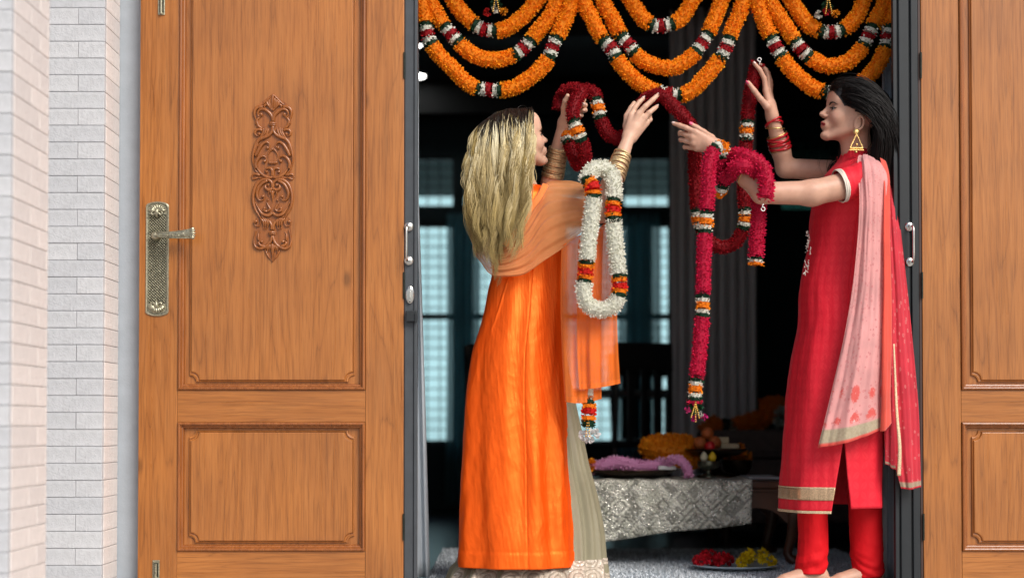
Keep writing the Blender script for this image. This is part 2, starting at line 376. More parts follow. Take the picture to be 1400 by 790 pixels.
# ================================================================ WOODEN DOORS
def mitred(x0, x1, z0, z1, prof, y0):
    """picture-frame moulding: prof = [(inset, proud)], swept round the rectangle"""
    V = []; F = []
    for i, (ins, pr) in enumerate(prof):
        V += [(x0+ins, y0-pr, z0+ins), (x1-ins, y0-pr, z0+ins), (x1-ins, y0-pr, z1-ins), (x0+ins, y0-pr, z1-ins)]
    for i in range(len(prof)-1):
        for j in range(4):
            k = (j+1) % 4; F.append((i*4+j, i*4+k, (i+1)*4+k, (i+1)*4+j))
    return np.array(V), F
def scooped(x0, x1, z0, z1, r, ins):
    """rectangle outline with concave quarter-circle corners, inset"""
    x0 += ins; x1 -= ins; z0 += ins; z1 -= ins; r = r; out = []; n = 8
    rr = r
    for (cx, cz, a0) in ((x0, z0, 90), (x1, z0, 180), (x1, z1, 270), (x0, z1, 0)):
        for i in range(n+1):
            a = math.radians(a0 - 90*i/n); out.append((cx+rr*math.cos(a), cz+rr*math.sin(a)))
    return out
def raised_field(x0, x1, z0, z1, r, y_rec, m, parent):
    V = []; F = []; N = None
    prof = [(0.0, 0.0), (.0012, .0062), (.0040, .0075), (.0052, .0035), (.0078, .0028), (.0100, .0085), (.0125, .0092)]
    for ins, pr in prof:
        o = scooped(x0, x1, z0, z1, r + ins*0.6, ins*.75); N = len(o); V += [(a, y_rec-pr, b) for a, b in o]
    for i in range(len(prof)-1):
        for j in range(N):
            k = (j+1) % N; F.append((i*N+j, i*N+k, (i+1)*N+k, (i+1)*N+j))
    F.append([(len(prof)-1)*N+j for j in range(N)])
    return obj('raised_panel', V, F, m, parent)
def door(name, label, x0, x1, sL, sR, mirror=False):
    """x0..x1 the leaf, sL/sR widths of the stiles"""
    yb, yf = .044, 0.0
    t = thing(name, label, 'door', ((x0+x1)/2, .02, .0))
    zr = [.012, PZ(753), PZ(577), PZ(533), 2.13, ZT-.01]
    for a, b, m in ((x0, x0+sL, M['woodV']), (x1-sR, x1, M['woodV2'])):
        mb = MB(); mb.box((a, yf, zr[0]), (b, yb, zr[5]), .0025); mb.build('stile', m, t)
    a, b = x0+sL+.0006, x1-sR-.0006
    for z0, z1, m in ((zr[0], zr[1], M['woodH']), (zr[2], zr[3], M['woodH2']), (zr[4], zr[5], M['woodH'])):
        mb = MB(); mb.box((a, yf+.0006, z0), (b, yb, z1), .0012); mb.build('rail', m, t)
    for z0, z1, m in ((zr[1], zr[2], M['woodV3']), (zr[3], zr[4], M['woodV3'])):
        mb = MB(); mb.box((a, yf+.018, z0+.0005), (b, yb-.004, z1-.0005)); mb.build('panel', m, t)
        V, F = mitred(a-.002, b+.002, z0-.002, z1+.002, [(0, -.006), (.0022, -.006), (.0024, .003), (.004, .0065), (.008, .0078), (.0115, .0060), (.013, .0005), (.0145, .0005), (.0165, -.003), (.0205, -.0045), (.0225, -.010), (.0235, -.0185)], yf)
        obj('moulding', V, F, M['carve'], t)
        raised_field(a+.0375, b-.0375, z0+.0275, z1-.0275, .022, yf+.0178, m, t)
    return t
dL = door('wooden_door', 'teak door leaf with brass lever handle and carved scroll ornament', DOOR_L0, DOOR_L1, .1335, .1305)
dR = door('wooden_door', 'teak door leaf cut off by the right picture edge, no handle in view', DOOR_R0, DOOR_R1, .1305, .1335)
# bolts at the top and bottom of the left leaf, hinges
def bolt(u, v0, v1, lab):
    x = PX(u); a, b = PZ(v1), PZ(v0); t = thing('flush_bolt', lab, 'bolt', (x, -.004, a), group='small bolts on the left wooden door')
    mb = MB(); mb.box((x-.012, -.004, a), (x+.012, -.0003, b), .0015); mb.build('plate', M['bronze'], t)
    mb = MB(); mb.box((x-.0075, -.0045, a+.008), (x+.0075, -.0041, b-.010)); mb.build('recess', M['bronze_d'], t)
    mb = MB(); mb.tube([(x, -.009, a+.002), (x, -.009, b-.012)], .0042, 10).box((x, -.016, (a+b)/2-.004), (x+.012, -.010, (a+b)/2+.002), .001); mb.build('bolt_bar', M['bronze'], t)
    for s in (-1, 1): MB().rev([(.0005, 0), (.003, 0), (.002, .002), (.0005, .0021)], 10, (x+s*.008, -.0041, b-.006), (0, -1, 0)).build('screw', M['bronze'], t)
bolt(219, -38, 21, 'small flush bolt at the top of the left wooden door'); bolt(215.5, 765, 812, 'small flush bolt at the bottom of the left wooden door')
for z in (PZ(720), PZ(390), PZ(90)):
    for x, t in ((DOOR_R0-.001, dR), (DOOR_L1+.001, dL)):
        mb = MB(); mb.tube([(x, -.0035, z-.045), (x, -.0035, z+.045)], .0035, 10); mb.build('hinge', M['bronze_d'], t)
# ---- lever handle on its brass plate
hx, hz = PX(215), PZ(354); hw, hh = .0395, .195
hd = thing('lever_handle', 'ornate brass lever handle on a lattice backplate of the left door', 'handle', (hx, 0, PZ(434)))
def plate_outline(w, h, n=10):
    o = []
    for i in range(n+1):
        a = math.pi*i/n; o.append((w*math.cos(a)*(1.0 if True else 0), h-.016+.0155*math.sin(a)))
    for i in range(n+1):
        a = math.pi+math.pi*i/n; o.append((w*math.cos(a), -h+.016+.0155*math.sin(a)))
    return o
def slab(outs, ys):
    V = []; F = []; N = len(outs[0])
    for o, y in zip(outs, ys): V += [(hx+a, y, hz+b) for a, b in o]
    for i in range(len(outs)-1):
        for j in range(N): k = (j+1) % N; F.append((i*N+j, i*N+k, (i+1)*N+k, (i+1)*N+j))
    F.append([(len(outs)-1)*N+j for j in range(N)]); return np.array(V), F
w2 = hw
V, F = slab([plate_outline(w2, hh+.002), plate_outline(w2, hh+.002), plate_outline(w2-.003, hh-.001), plate_outline(w2-.006, hh-.004), plate_outline(w2-.008, hh-.006)], [-.0003, -.004, -.007, -.0065, -.004])
V[:, 0] = hx + (V[:, 0]-hx)
obj('backplate', V, F, M['bronze'], hd)
mb = MB(); nx, nz = 6, 30; x0, x1, z0, z1 = hx-.029, hx+.029, hz-.150, hz+.150; st = (x1-x0)/nx
i = 0
zc_ = z0
seg = []
L = z1-z0
for d in (1, -1):
    c = -L
    while c < (x1-x0)+L:
        # line x = x0 + c + d*(z-z0) clipped
        zs = []
        za, zb = z0, z1
        if d == 1: lo, hi = max(z0, z0-c), min(z1, z0+(x1-x0)-c)
        else: lo, hi = max(z0, z0+c-(x1-x0)), min(z1, z0+c)
        if hi-lo > .004:
            pa = (x0+c+d*(lo-z0), -.0052, lo); pb = (x0+c+d*(hi-z0), -.0052, hi); mb.tube([pa, pb], .00105, 4, False)
        c += st
mb.build('lattice', M['bronze'], hd)
mb = MB(); mb.box((x0-.001, -.0042, z0-.002), (x1+.001, -.0039, z1+.002)); mb.build('lattice_ground', M['bronze_d'], hd)
def leafcap(zc, s):
    mb = MB()
    for i in range(9):
        a = math.radians(-80+160*i/8); L = .026 - .006*abs(math.sin(a)); 
        p0 = np.array([hx+.004*math.sin(a), -.009, zc]); p1 = p0+np.array([math.sin(a)*L, -.004, s*math.cos(a)*L*.8]); p2 = p0+np.array([math.sin(a)*L*1.25, -.001, s*math.cos(a)*L*.98-.002*s])
        mb.tube(spline([p0, p1, p2], 7), [.0022, .0042, .0050, .0052, .0044, .0028, .001], 7)
    for sx in (-1, 1):
        p = np.array([hx, -.010, zc-s*.004]); th = np.linspace(0, 4.6, 16); rr = .008*(1-th/6.5)
        c = p+np.array([sx*.014, 0, -s*.002]); pts = np.stack([c[0]+sx*rr*np.cos(th)*-1, c[1]+0*th-.003, c[2]+s*rr*np.sin(th)*-1], 1); mb.tube(pts, np.linspace(.0036, .0018, 16), 7)
    mb.tube(spline([(hx, -.008, zc+s*.01), (hx, -.015, zc-s*.005), (hx, -.012, zc-s*.016), (hx, -.006, zc-s*.024)], 8), [.003, .006, .0075, .007, .006, .0045, .003, .001], 8)
    mb.build('leaf_cap', M['bronze'], hd, smooth=True)
leafcap(hz+hh-.032, 1); leafcap(hz-hh+.032, -1)
lz = PZ(323.5)
mb = MB(); mb.rev([(.001, 0), (.0165, 0), (.0165, .006), (.0135, .009), (.0135, .013), (.0155, .016), (.0150, .024), (.010, .034), (.001, .037)], 22, (hx, -.006, lz), (0, -1, 0)); mb.build('rose', M['bronze'], hd, smooth=True)
mb = MB()
for i in range(15):
    pass
xs_ = np.linspace(0, 1, 14); pts = np.stack([hx+.004+xs_*.128, -.040-.012*np.sin(xs_*1.6), lz+.003*xs_-.0035*np.sin(xs_*3)+.002], 1)
mb.tube(pts, .0095+.0085*xs_**1.6, 14, flat=.62); mb.build('lever', M['bronze'], hd, smooth=True)
mb = MB()
for s in (-1, 1):
    q_ = pts.copy(); q_[:, 2] += s*(.0075+.0085*xs_**1.6); q_[:, 1] -= .004; mb.tube(q_, .0022, 6)
for i in range(12):
    p = pts[1+i]; rr = .0065+.0075*xs_[1+i]**1.6
    if i % 2: [mb.tube([p+np.array([-.003, -.0085, -s*rr*.5]), p+np.array([.003, -.0090, s*rr*.5])], .0008, 4, False) for s in (-1, 1)]
for i in range(7):
    a = math.radians(-75+150*i/6); e = pts[-1]
    mb.tube(spline([e+np.array([-.012, -.006, .010*math.sin(a)]), e+np.array([.001, -.010, .017*math.sin(a)]), e+np.array([.012*math.cos(a), -.008, .022*math.sin(a)])], 6), [.002, .004, .005, .0045, .003, .001], 6)
mb.build('lever_ornament', M['bronze'], hd, smooth=True)
# ---- carved scroll ornament: strokes (zoomed pixels relative to axis), mirrored
ZM = 531/84.0
def carve_pt(cx, y, row, h): # row 0: crop from y=120, row 1: from y=240; centre axis at 372.2
    return np.array([PX(372.0+cx/ZM), .0088-h, PZ((120 if row == 0 else 240)+y/ZM)])
orn = obj('carved_ornament_ground', [(0,0,0)]*3, [(0,1,2)], M['carve'], dL) if False else None
mb = MB()
def stroke(row, pts, r0, r1=None, h=.004, n=22, bulb=False, mir=True):
    r1 = r0 if r1 is None else r1
    for s in ((1, -1) if mir else (1,)):
        c = spline([carve_pt(s*x, y, row, h) for x, y in pts], n); t = np.linspace(0, 1, n)
        r = 1.5*(r0+(r1-r0)*t)*(.35+.65*np.sin(np.pi*np.clip(t*1.15+.12, 0, 1))**.6)
        if bulb: r[-3:] = r1*1.6
        mb.tube(c, r/ZM/400, 8)
# row 0 coordinates: x relative to axis 265, y in zoomed px (531x790)
stroke(0, [(0, 55), (38, 95), (80, 135), (125, 165)], 6, 7, .002); stroke(0, [(0, 60), (-4, 120), (0, 195)], 9, 9, .007, mir=False)
for a in (14, 28, 42): stroke(0, [(a*1.1, 75+a), (a*1.15, 120+a*.4), (4, 200)], 9, 6, .006)
stroke(0, [(52, 140), (75, 160), (60, 185)], 9, 5, .005)
stroke(0, [(2, 292), (10, 245), (45, 205), (85, 185), (120, 195), (133, 225), (118, 250), (98, 240), (104, 222)], 11, 9, .006, 34, True)
stroke(0, [(88, 165), (130, 168), (157, 195), (160, 235), (148, 275), (152, 315)], 12, 6, .005, 26)
stroke(0, [(118, 255), (140, 285), (125, 330), (100, 350), (92, 400)], 8, 8, .004, 22); stroke(0, [(135, 300), (140, 345)], 7, 3, .005, 8)
stroke(0, [(-30, 312), (0, 306), (30, 312)], 10, 10, .008, 12, mir=False); stroke(0, [(-30, 324), (0, 320), (30, 324)], 6, 6, .008, 12, mir=False)
stroke(0, [(4, 330), (6, 375), (35, 410), (75, 430), (120, 450), (150, 500), (170, 570), (172, 640), (150, 710), (110, 755)], 11, 10, .006, 44)
for a, b in ((42, 350), (60, 345), (78, 350)): stroke(0, [(a, b), (a+4, b+35), (a+28, b+75), (a+70-a*.2, b+110)], 8, 7, .006, 16)
stroke(0, [(92, 372), (115, 360), (145, 368), (155, 395), (138, 415), (118, 408), (122, 392)], 9, 8, .006, 24, True)
stroke(0, [(150, 590), (120, 530), (90, 488), (55, 470), (28, 490), (34, 518), (56, 516)], 11, 9, .007, 32, True)
stroke(0, [(130, 480), (150, 540), (152, 600)], 8, 6, .005, 16)
stroke(0, [(2, 525), (25, 545), (42, 580), (38, 600)], 7, 4, .005, 14); stroke(0, [(8, 520), (-14, 548)], 6, 4, .005, 8)
stroke(0, [(140, 700), (148, 660), (130, 615), (95, 590), (62, 600), (58, 628), (80, 636)], 11, 9, .007, 30, True)
stroke(0, [(0, 770), (40, 775), (90, 750), (130, 700), (140, 660)], 11, 8, .006, 26); stroke(0, [(5, 765), (4, 715), (25, 695), (55, 700), (62, 722), (44, 728)], 10, 8, .007, 24, True)
for a in (-40, -20, 0, 20, 40): stroke(0, [(a*.9, 640), (a*.6, 660-abs(a)*.3), (0, 655)], 9, 8, .006, 8, mir=False)
stroke(0, [(110, 755), (160, 745), (182, 770), (160, 782)], 10, 6, .004, 14)
# row 1, y from 240
stroke(1, [(0, 12), (60, 14), (120, 18), (185, 10)], 7, 5, .004, 18); stroke(1, [(130, 18), (172, 30), (186, 8)], 8, 4, .004, 10)
stroke(1, [(2, 112), (8, 60), (45, 35), (95, 40), (140, 80), (165, 150), (168, 220), (150, 290), (118, 345), (100, 385), (115, 435), (150, 430), (152, 400), (132, 395)], 11, 9, .006, 60, True)
stroke(1, [(2, 112), (35, 125), (62, 105), (55, 78), (30, 84)], 11, 9, .007, 24, True)
stroke(1, [(45, 45), (95, 70), (128, 120), (135, 170), (115, 212), (78, 208), (72, 182), (92, 180)], 11, 9, .007, 38, True)
stroke(1, [(0, 130), (-2, 180), (0, 232)], 12, 3, .006, 12, mir=False); stroke(1, [(8, 150), (28, 130), (36, 165), (22, 185)], 9, 4, .005, 12)
stroke(1, [(0, 322), (38, 345), (90, 330), (125, 280), (150, 230)], 11, 8, .006, 28); stroke(1, [(45, 310), (22, 290), (36, 262), (50, 230), (38, 205)], 8, 5, .005, 20, True)
stroke(1, [(45, 312), (75, 300), (68, 275)], 8, 8, .006, 10, True)
stroke(1, [(6, 470), (8, 430), (30, 395), (70, 370), (100, 350)], 10, 8, .006, 20)
for a in (40, 58, 76): stroke(1, [(a+30, 370), (a+5, 395), (a, 430), (a+12-(a-40)*.3, 465)], 8, 6, .006, 14)
stroke(1, [(-32, 495), (0, 491), (32, 495)], 10, 10, .008, 12, mir=False); stroke(1, [(-30, 508), (0, 505), (30, 508)], 6, 6, .008, 12, mir=False)
stroke(1, [(2, 520), (20, 575), (60, 615), (110, 630), (150, 610), (160, 560), (150, 500), (140, 465)], 11, 7, .006, 34)
stroke(1, [(60, 612), (100, 605), (120, 580), (100, 565), (88, 578)], 9, 8, .007, 18, True); stroke(1, [(120, 560), (122, 510), (105, 480)], 8, 5, .005, 14)
stroke(1, [(0, 590), (2, 660), (0, 742)], 12, 5, .007, 14, mir=False)
for a, b in ((20, 650), (38, 670), (52, 650)): stroke(1, [(6+a*.2, 600), (a, 625), (a+6, b)], 9, 6, .006, 10)
stroke(1, [(60, 648), (40, 690), (0, 745)], 7, 5, .003, 14)
orn = mb.build('carved_ornament', M['carve'], dL, smooth=True)
ol = [(0, 0, 44), (0, 60, 92), (0, 150, 158), (0, 163, 235), (0, 155, 315), (0, 132, 345), (0, 158, 385), (0, 146, 430), (0, 176, 540), (0, 181, 640), (0, 160, 725), (0, 190, 768), (1, 190, 12), (1, 155, 50), (1, 172, 130), (1, 175, 225), (1, 150, 300), (1, 128, 345), (1, 162, 392), (1, 156, 440), (1, 166, 520), (1, 162, 590), (1, 112, 640), (1, 66, 645), (1, 40, 700), (1, 0, 750)]
R_ = [carve_pt(x, y, r, 0) for r, x, y in ol]; L_ = [carve_pt(-x, y, r, 0) for r, x, y in ol[1:-1]][::-1]; loop = np.array(R_+L_); n_ = len(loop)
A_ = loop.copy(); A_[:, 1] = .0085; B_ = loop.copy(); B_[:, 1] = .0074; m_ = len(ol)
F_ = [(j, (j+1) % n_, n_+(j+1) % n_, n_+j) for j in range(n_)]+[(n_+j, n_+j+1, n_+(n_-j-1), n_+((n_-j) % n_)) for j in range(m_-1)]
obj('ornament_ground', np.vstack([A_, B_]), F_, M['carve'], orn)  # added darker plate, painting in the shade of the recessed ground
# ================================================================ ROOM: windows, curtains, furniture
YB = 5.0
def win_rect(u0, u1, v0, v1): return PX(u0, YB), PX(u1, YB), PZ(v1, YB), PZ(v0, YB)
mains = [win_rect(528, 623, 305, 606), win_rect(642, 735, 305, 606), win_rect(762, 862, 305, 606), win_rect(887, 919, 305, 606)]
trans = [win_rect(528, 623, 213, 285), win_rect(630, 735, 213, 285), win_rect(745, 842, 213, 285), win_rect(850, 919, 213, 285)]
# back wall with the openings cut out: solid rows and columns
def wall_with_holes(x0, x1, z0, z1, y0, y1, holes):
    xs = sorted({x0, x1} | {h[0] for h in holes} | {h[1] for h in holes}); zs = sorted({z0, z1} | {h[2] for h in holes} | {h[3] for h in holes}); mb = MB()
    bm = bmesh.new()
    solid = lambda i, j: 0 <= i < len(xs)-1 and 0 <= j < len(zs)-1 and not any(h[0]-1e-6 <= xs[i] and xs[i+1] <= h[1]+1e-6 and h[2]-1e-6 <= zs[j] and zs[j+1] <= h[3]+1e-6 for h in holes)
    for i in range(len(xs)-1):
        for j in range(len(zs)-1):
            if not solid(i, j): continue
            a, b, c, d = xs[i], xs[i+1], zs[j], zs[j+1]
            mb.add([(a,y0,c),(b,y0,c),(b,y0,d),(a,y0,d)], [(0,1,2,3)]); mb.add([(a,y1,c),(b,y1,c),(b,y1,d),(a,y1,d)], [(3,2,1,0)])
            if not solid(i-1, j): mb.add([(a,y0,c),(a,y0,d),(a,y1,d),(a,y1,c)], [(0,1,2,3)])
            if not solid(i+1, j): mb.add([(b,y0,c),(b,y1,c),(b,y1,d),(b,y0,d)], [(0,1,2,3)])
            if not solid(i, j-1): mb.add([(a,y0,c),(a,y1,c),(b,y1,c),(b,y0,c)], [(0,1,2,3)])
            if not solid(i, j+1): mb.add([(a,y0,d),(b,y0,d),(b,y1,d),(a,y1,d)], [(0,1,2,3)])
    return mb
side_w = (1.75, 2.12, 1.95, 2.42)
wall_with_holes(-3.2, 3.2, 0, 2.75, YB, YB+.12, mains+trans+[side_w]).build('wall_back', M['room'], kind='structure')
def glassmat(name, tint):
    q = N_(name); tr = q.n('BsdfTransparent', ins={'Color': tuple(tint)+(1,)}); gl = q.n('BsdfGlossy', ins={'Color': (.6, .7, .7, 1), 'Roughness': .08}); mx = q.n('MixShader', ins={0: .05})
    q.l(tr.outputs[0], mx.inputs[1]); q.l(gl.outputs[0], mx.inputs[2]); q.l(mx.outputs[0], q.out.inputs[0]); return q.m
M['glass'] = glassmat('tinted_window_glass', (.90, .98, 1.0))
M['glass_d'] = glassmat('dark_green_window_glass', (.10, .20, .18))
M['winframe'] = simple('window_frame_paint', (.015, .03, .035), .5)
def bar_mesh(w, d, h, key={}):
    k = (round(w, 3), round(d, 3), round(h, 3))
    if k not in key:
        V, F = MB().box((-w/2, -d/2, 0), (w/2, d/2, h)).V, None
        m_ = MB().box((-w/2, -d/2, 0), (w/2, d/2, h)); me = bpy.data.meshes.new('grille_bar'); me.from_pydata(m_.V[0].tolist(), [], m_.F); me.materials.append(M['winframe']); key[k] = me
    return key[k]
def window(r, lab, nv, nh, rail=None, g='glass', grp=None):
    x0, x1, z0, z1 = r; t = thing('window', lab, 'window', ((x0+x1)/2, YB+.05, z0), group=grp); f = .022
    mb = MB(); mb.box((x0+.001, YB+.03, z0+.001), (x0+f, YB+.08, z1-.001)).box((x1-f, YB+.03, z0+.001), (x1-.001, YB+.08, z1-.001)).box((x0+f, YB+.03, z0+.001), (x1-f, YB+.08, z0+f)).box((x0+f, YB+.03, z1-f), (x1-f, YB+.08, z1-.001))
    if rail: mb.box((x0+f, YB+.03, rail-.02), (x1-f, YB+.08, rail+.02))
    mb.build('window_frame', M['winframe'], t)
    mb = MB(); mb.box((x0+f, YB+.054, z0+f), (x1-f, YB+.058, z1-f)); mb.build('pane', M[g], t)
    for i in range(nv):
        x = x0+f+(x1-x0-2*f)*(i+1)/(nv+1); o = bpy.data.objects.new('grille_bar', bar_mesh(.007, .012, z1-z0-2*f)); COL.objects.link(o); o.parent = t; o.location = np.array([x, YB+.016, z0+f])-LOC[t.name]
    for i in range(nh):
        z = z0+f+(z1-z0-2*f)*(i+1)/(nh+1); o = bpy.data.objects.new('grille_bar', bar_mesh(x1-x0-2*f, .010, .007)); COL.objects.link(o); o.parent = t; o.location = np.array([(x0+x1)/2, YB+.030-.0005, z])-LOC[t.name]
rz = PZ(432, YB)
labs = ['tall teal window in the back wall beside the left door frame', 'tall teal window in the back wall behind the blonde woman', 'tall teal window behind the white garland', 'narrow tall window left of the grey pleated curtain']
for r, l, nv in zip(mains, labs, (4, 4, 4, 1)): window(r, l, nv, 20, rz, grp='windows in the back wall')
labs = ['low transom above the tall window by the left door frame', 'transom window behind the top of the blonde hair', 'transom window behind the bangles and white garland', 'transom window left of the grey pleated curtain']
for r, l, nv in zip(trans, labs, (4, 4, 4, 2)): window(r, l, nv, 4, None, grp='transom windows in the back wall')
window(side_w, 'dim green window high in the back wall behind the raised red bangles', 4, 6, None, 'glass_d')
# outside the back windows: porch roof and an added pale wall that brightens the panes
mb = MB(); mb.box((-3.2, YB+.13, 2.38), (3.2, YB+2.35, 2.5)); mb.build('porch_roof', simple('soffit', (.05, .10, .09), .8), label='dark porch roof outside the back windows', cat='roof')
mb = MB(); mb.box((-12, 14, THR), (12, 14.2, 4.2)); mb.build('backdrop_wall', simple('backdrop_wall_paint', (.50, .70, .74), .9, vscale=1), label='pale backdrop wall added outside to brighten the back windows', cat='wall')
# curtains
def clothmat(name, c, rough=.8, alpha=1.0, trans=.2, bump=.15, bs=300, sheen=.2):
    q = N_(name); v = q.coord('Object'); q.set(Base_Color=c, Roughness=rough, Sheen_Weight=sheen, Specular_IOR_Level=.2); q.bump(q.noise(v, bs, 2), bump, .001)
    tr = q.n('BsdfTranslucent', ins={'Color': tuple(c)+(1,)}); ms = q.n('MixShader', ins={0: trans}); q.l(q.b.outputs[0], ms.inputs[1]); q.l(tr.outputs[0], ms.inputs[2]); last = ms.outputs[0]
    if alpha < 1:
        tp = q.n('BsdfTransparent'); m2 = q.n('MixShader', ins={0: alpha}); q.l(tp.outputs[0], m2.inputs[1]); q.l(last, m2.inputs[2]); last = m2.outputs[0]
    q.l(last, q.out.inputs[0]); return q.m
M['cgrey'] = clothmat('grey_curtain', (.62, .61, .62)); M['cteal'] = clothmat('teal_sheer_curtain', (.20, .42, .48), alpha=.60, trans=.6)
M['cwhite'] = clothmat('white_sheer', (.72, .78, .84), alpha=.9, trans=.4)
def curtain(name, lab, x0, x1, y, z0, z1, nf, amp, m, seed=0, grp=None, kind_=None):
    nu, nv = max(60, nf*14), 24; s = np.linspace(0, 1, nu); t = np.linspace(0, 1, nv); S, T = np.meshgrid(s, t, indexing='ij')
    ph = S*nf*2*np.pi + .5*vnoise(np.stack([S.ravel()*6, T.ravel()*1.2], 1), seed).reshape(S.shape)
    A = amp*(.7+.3*vnoise(np.stack([S.ravel()*9, 0*S.ravel()], 1), seed+5).reshape(S.shape))
    X = x0+(x1-x0)*S+.3*amp*np.sin(2*ph); Y = y+A*np.sin(ph); Z = z1+(z0-z1)*T
    return obj(name, np.stack([X, Y, Z], 2).reshape(-1, 3), gridfaces(nu, nv), m, smooth=True, label=lab, cat='curtain', group=grp, solid=.002)
curtain('curtain', 'grey floor length curtain in narrow pleats behind the hanging magenta garland', PX(921, 2.75), PX(1032, 2.75), 2.78, .02, 2.70, 8, .085, M['cgrey'], 3)
for k, (a, b, l) in enumerate([(623, 645, 'teal sheer curtain between the two left back windows'), (735, 765, 'teal sheer curtain hidden mostly by the orange kurta'), (858, 890, 'teal sheer curtain left of the narrow back window')]):
    curtain('curtain', l, PX(a-13, 4.86), PX(b+13, 4.86), 4.86, .05, PZ(292, 4.86), 4, .028, M['cteal'], 8+k)
rows = [[(571+30*0, 430, .27), (566, 430, .29), (560, 430, .27)], [(574, 520, .27), (566, 520, .3), (558, 520, .27)], [(579, 620, .27), (568, 620, .3), (556, 620, .26)], [(583, 700, .27), (570, 700, .3), (556, 700, .26)], [(586, 790, .26), (572, 790, .3), (556, 790, .26)]]
def white_curtain(u0, u1, lab, flare, yc=.27):
    nu, nv = 44, 40; S, T = np.meshgrid(np.linspace(0, 1, nu), np.linspace(0, 1, nv), indexing='ij')
    Xa, Xb = PX(u0, yc), PX(u1, yc); Z = 2.3+(.015-2.3)*T; w = np.clip((1.35-Z)/1.35, 0, 1)**.9
    X = Xa + (Xb + flare*w - Xa)*S; Y = yc+.016*np.sin(S*24+T*1.5)+.008*np.sin(S*11+3*T)
    o = obj('curtain', np.stack([X, Y, Z], 2).reshape(-1, 3), gridfaces(nu, nv), M['cwhite'], smooth=True, label=lab, cat='curtain', solid=.001)
white_curtain(538, 572.5, 'thin white curtain showing a widening edge behind the left frame', .042)
white_curtain(1246, 1206, 'white sheer curtain behind the right frame and the red dupatta', .0, .24)
# downlights; the first is out of view, added to light the curtain
M['lamp'] = N_('lamp_glow'); _e = M['lamp']; _e.b.inputs['Emission Color'].default_value = (1, .97, .93, 1); _e.b.inputs['Emission Strength'].default_value = 9; M['lamp'] = _e.m
for (u, v, l) in ((1000, -140, 'out of view ceiling downlight added to light the grey pleated curtain'), (564, 103, 'lit ceiling downlight just right of the left frame, the lower one'), (558, 57, 'lit ceiling downlight by the left frame, the higher one')):
    D = 2200*(2.75-CAM_Z)/(580-v); Y = D+CAM_Y; Y = min(Y, 4.55); x = PX(u, Y)
    t = thing('downlight', l, 'ceiling light', (x, Y, 2.70)); zt = 2.742
    mb = MB(); mb.rev([(.078, .004), (.095, 0), (.10, .008), (.078, .009)], 24, (x, Y, 2.738)); mb.build('rim', M['chrome'], t)
    mb = MB(); mb.rev([(.001, 0), (.076, 0), (.076, .006), (.001, .006)], 24, (x, Y, 2.740)); mb.build('diffuser', M['lamp'], t)
# dining chairs and table, black against the windows
def chair(x, y, rot, lab):
    t = thing('dining_chair', lab, 'chair', (0, 0, 0), group='dark chairs by the back windows'); P_ = []
    m = M['blackwood']
    for sx in (-1, 1):
        MB().tube([(sx*.19, -.2, 0), (sx*.19, -.2, .44)], .018, 8).build('leg', m, t)
        MB().tube([(sx*.19, .2, 0), (sx*.19, .2, .45), (sx*.195, .25, .97)], .018, 8).build('leg', m, t)
    MB().box((-.215, -.225, .44), (.215, .225, .475), .01).build('seat', m, t)
    MB().box((-.2, .235, .84), (.2, .262, .98), .008).build('top_rail', m, t)
    for i in range(4): MB().box((-.13+i*.075, .222, .475), (-.095+i*.075, .236, .85), .004).build('slat', m, t)
    t.location = (x, y, 0); t.rotation_euler = (0, 0, rot); LOC[t.name] = np.array([x, y, 0])
chair(PX(862, 3.1), 3.0, math.radians(200), 'black slat back chair standing below the narrow back window')
chair(PX(905, 3.5), 3.7, math.radians(20), 'black chair left of the grey curtain at the far table side')
chair(PX(700, 3.3), 3.1, math.radians(170), 'black chair at the dining table behind the orange kurta')
tb = thing('dining_table', 'black dining table in the dark room behind the women', 'table', (PX(800, 3.5), 3.45, 0))
bx, by = PX(800, 3.5), 3.45
MB().box((bx-.6, by-.38, .71), (bx+.55, by+.38, .745), .008).build('tabletop', M['blackwood'], tb)
for sx in (-.55, .5):
    for sy in (-.33, .33): MB().box((bx+sx-.03, by+sy-.03, 0), (bx+sx+.03, by+sy+.03, .71), .004).build('leg', M['blackwood'], tb)
# bench

bn = thing('bench', 'brown upholstered bench carrying an orange garland behind the red kurta', 'bench', (PX(1085, 2.2), 2.3, 0))
xa, xb = PX(975, 2.0), PX(1260, 2.0)
MB().box((xa, 1.98, .10), (xb, 2.62, .40), .02).build('base', M['upholstery'], bn)
MB().box((xa-.01, 1.96, .402), (xb+.01, 2.64, .535), .035).build('cushion', M['upholstery'], bn)
for a in (xa+.06, xb-.06):
    for b in (2.03, 2.57): MB().tube([(a, b, 0), (a, b, .10)], [.02, .028], 10).build('leg', M['darkwood'], bn)
# low wooden table with curved legs
TY0, TY1, TZ = .80, 1.42, .338
tx0, tx1 = PX(770, TY0), PX(1098, TY0)
tt = thing('low_table', 'low reddish wooden table with curved legs under the sequinned cloth', 'table', ((tx0+tx1)/2, (TY0+TY1)/2, 0))
MB().box((tx0, TY0, TZ-.028), (tx1, TY1, TZ), .006).build('tabletop', M['redwood'], tt)
MB().box((tx0+.02, TY0+.012, TZ-.042), (tx1-.02, TY1-.012, TZ-.0285), .003).build('edge_moulding', M['redwood'], tt)
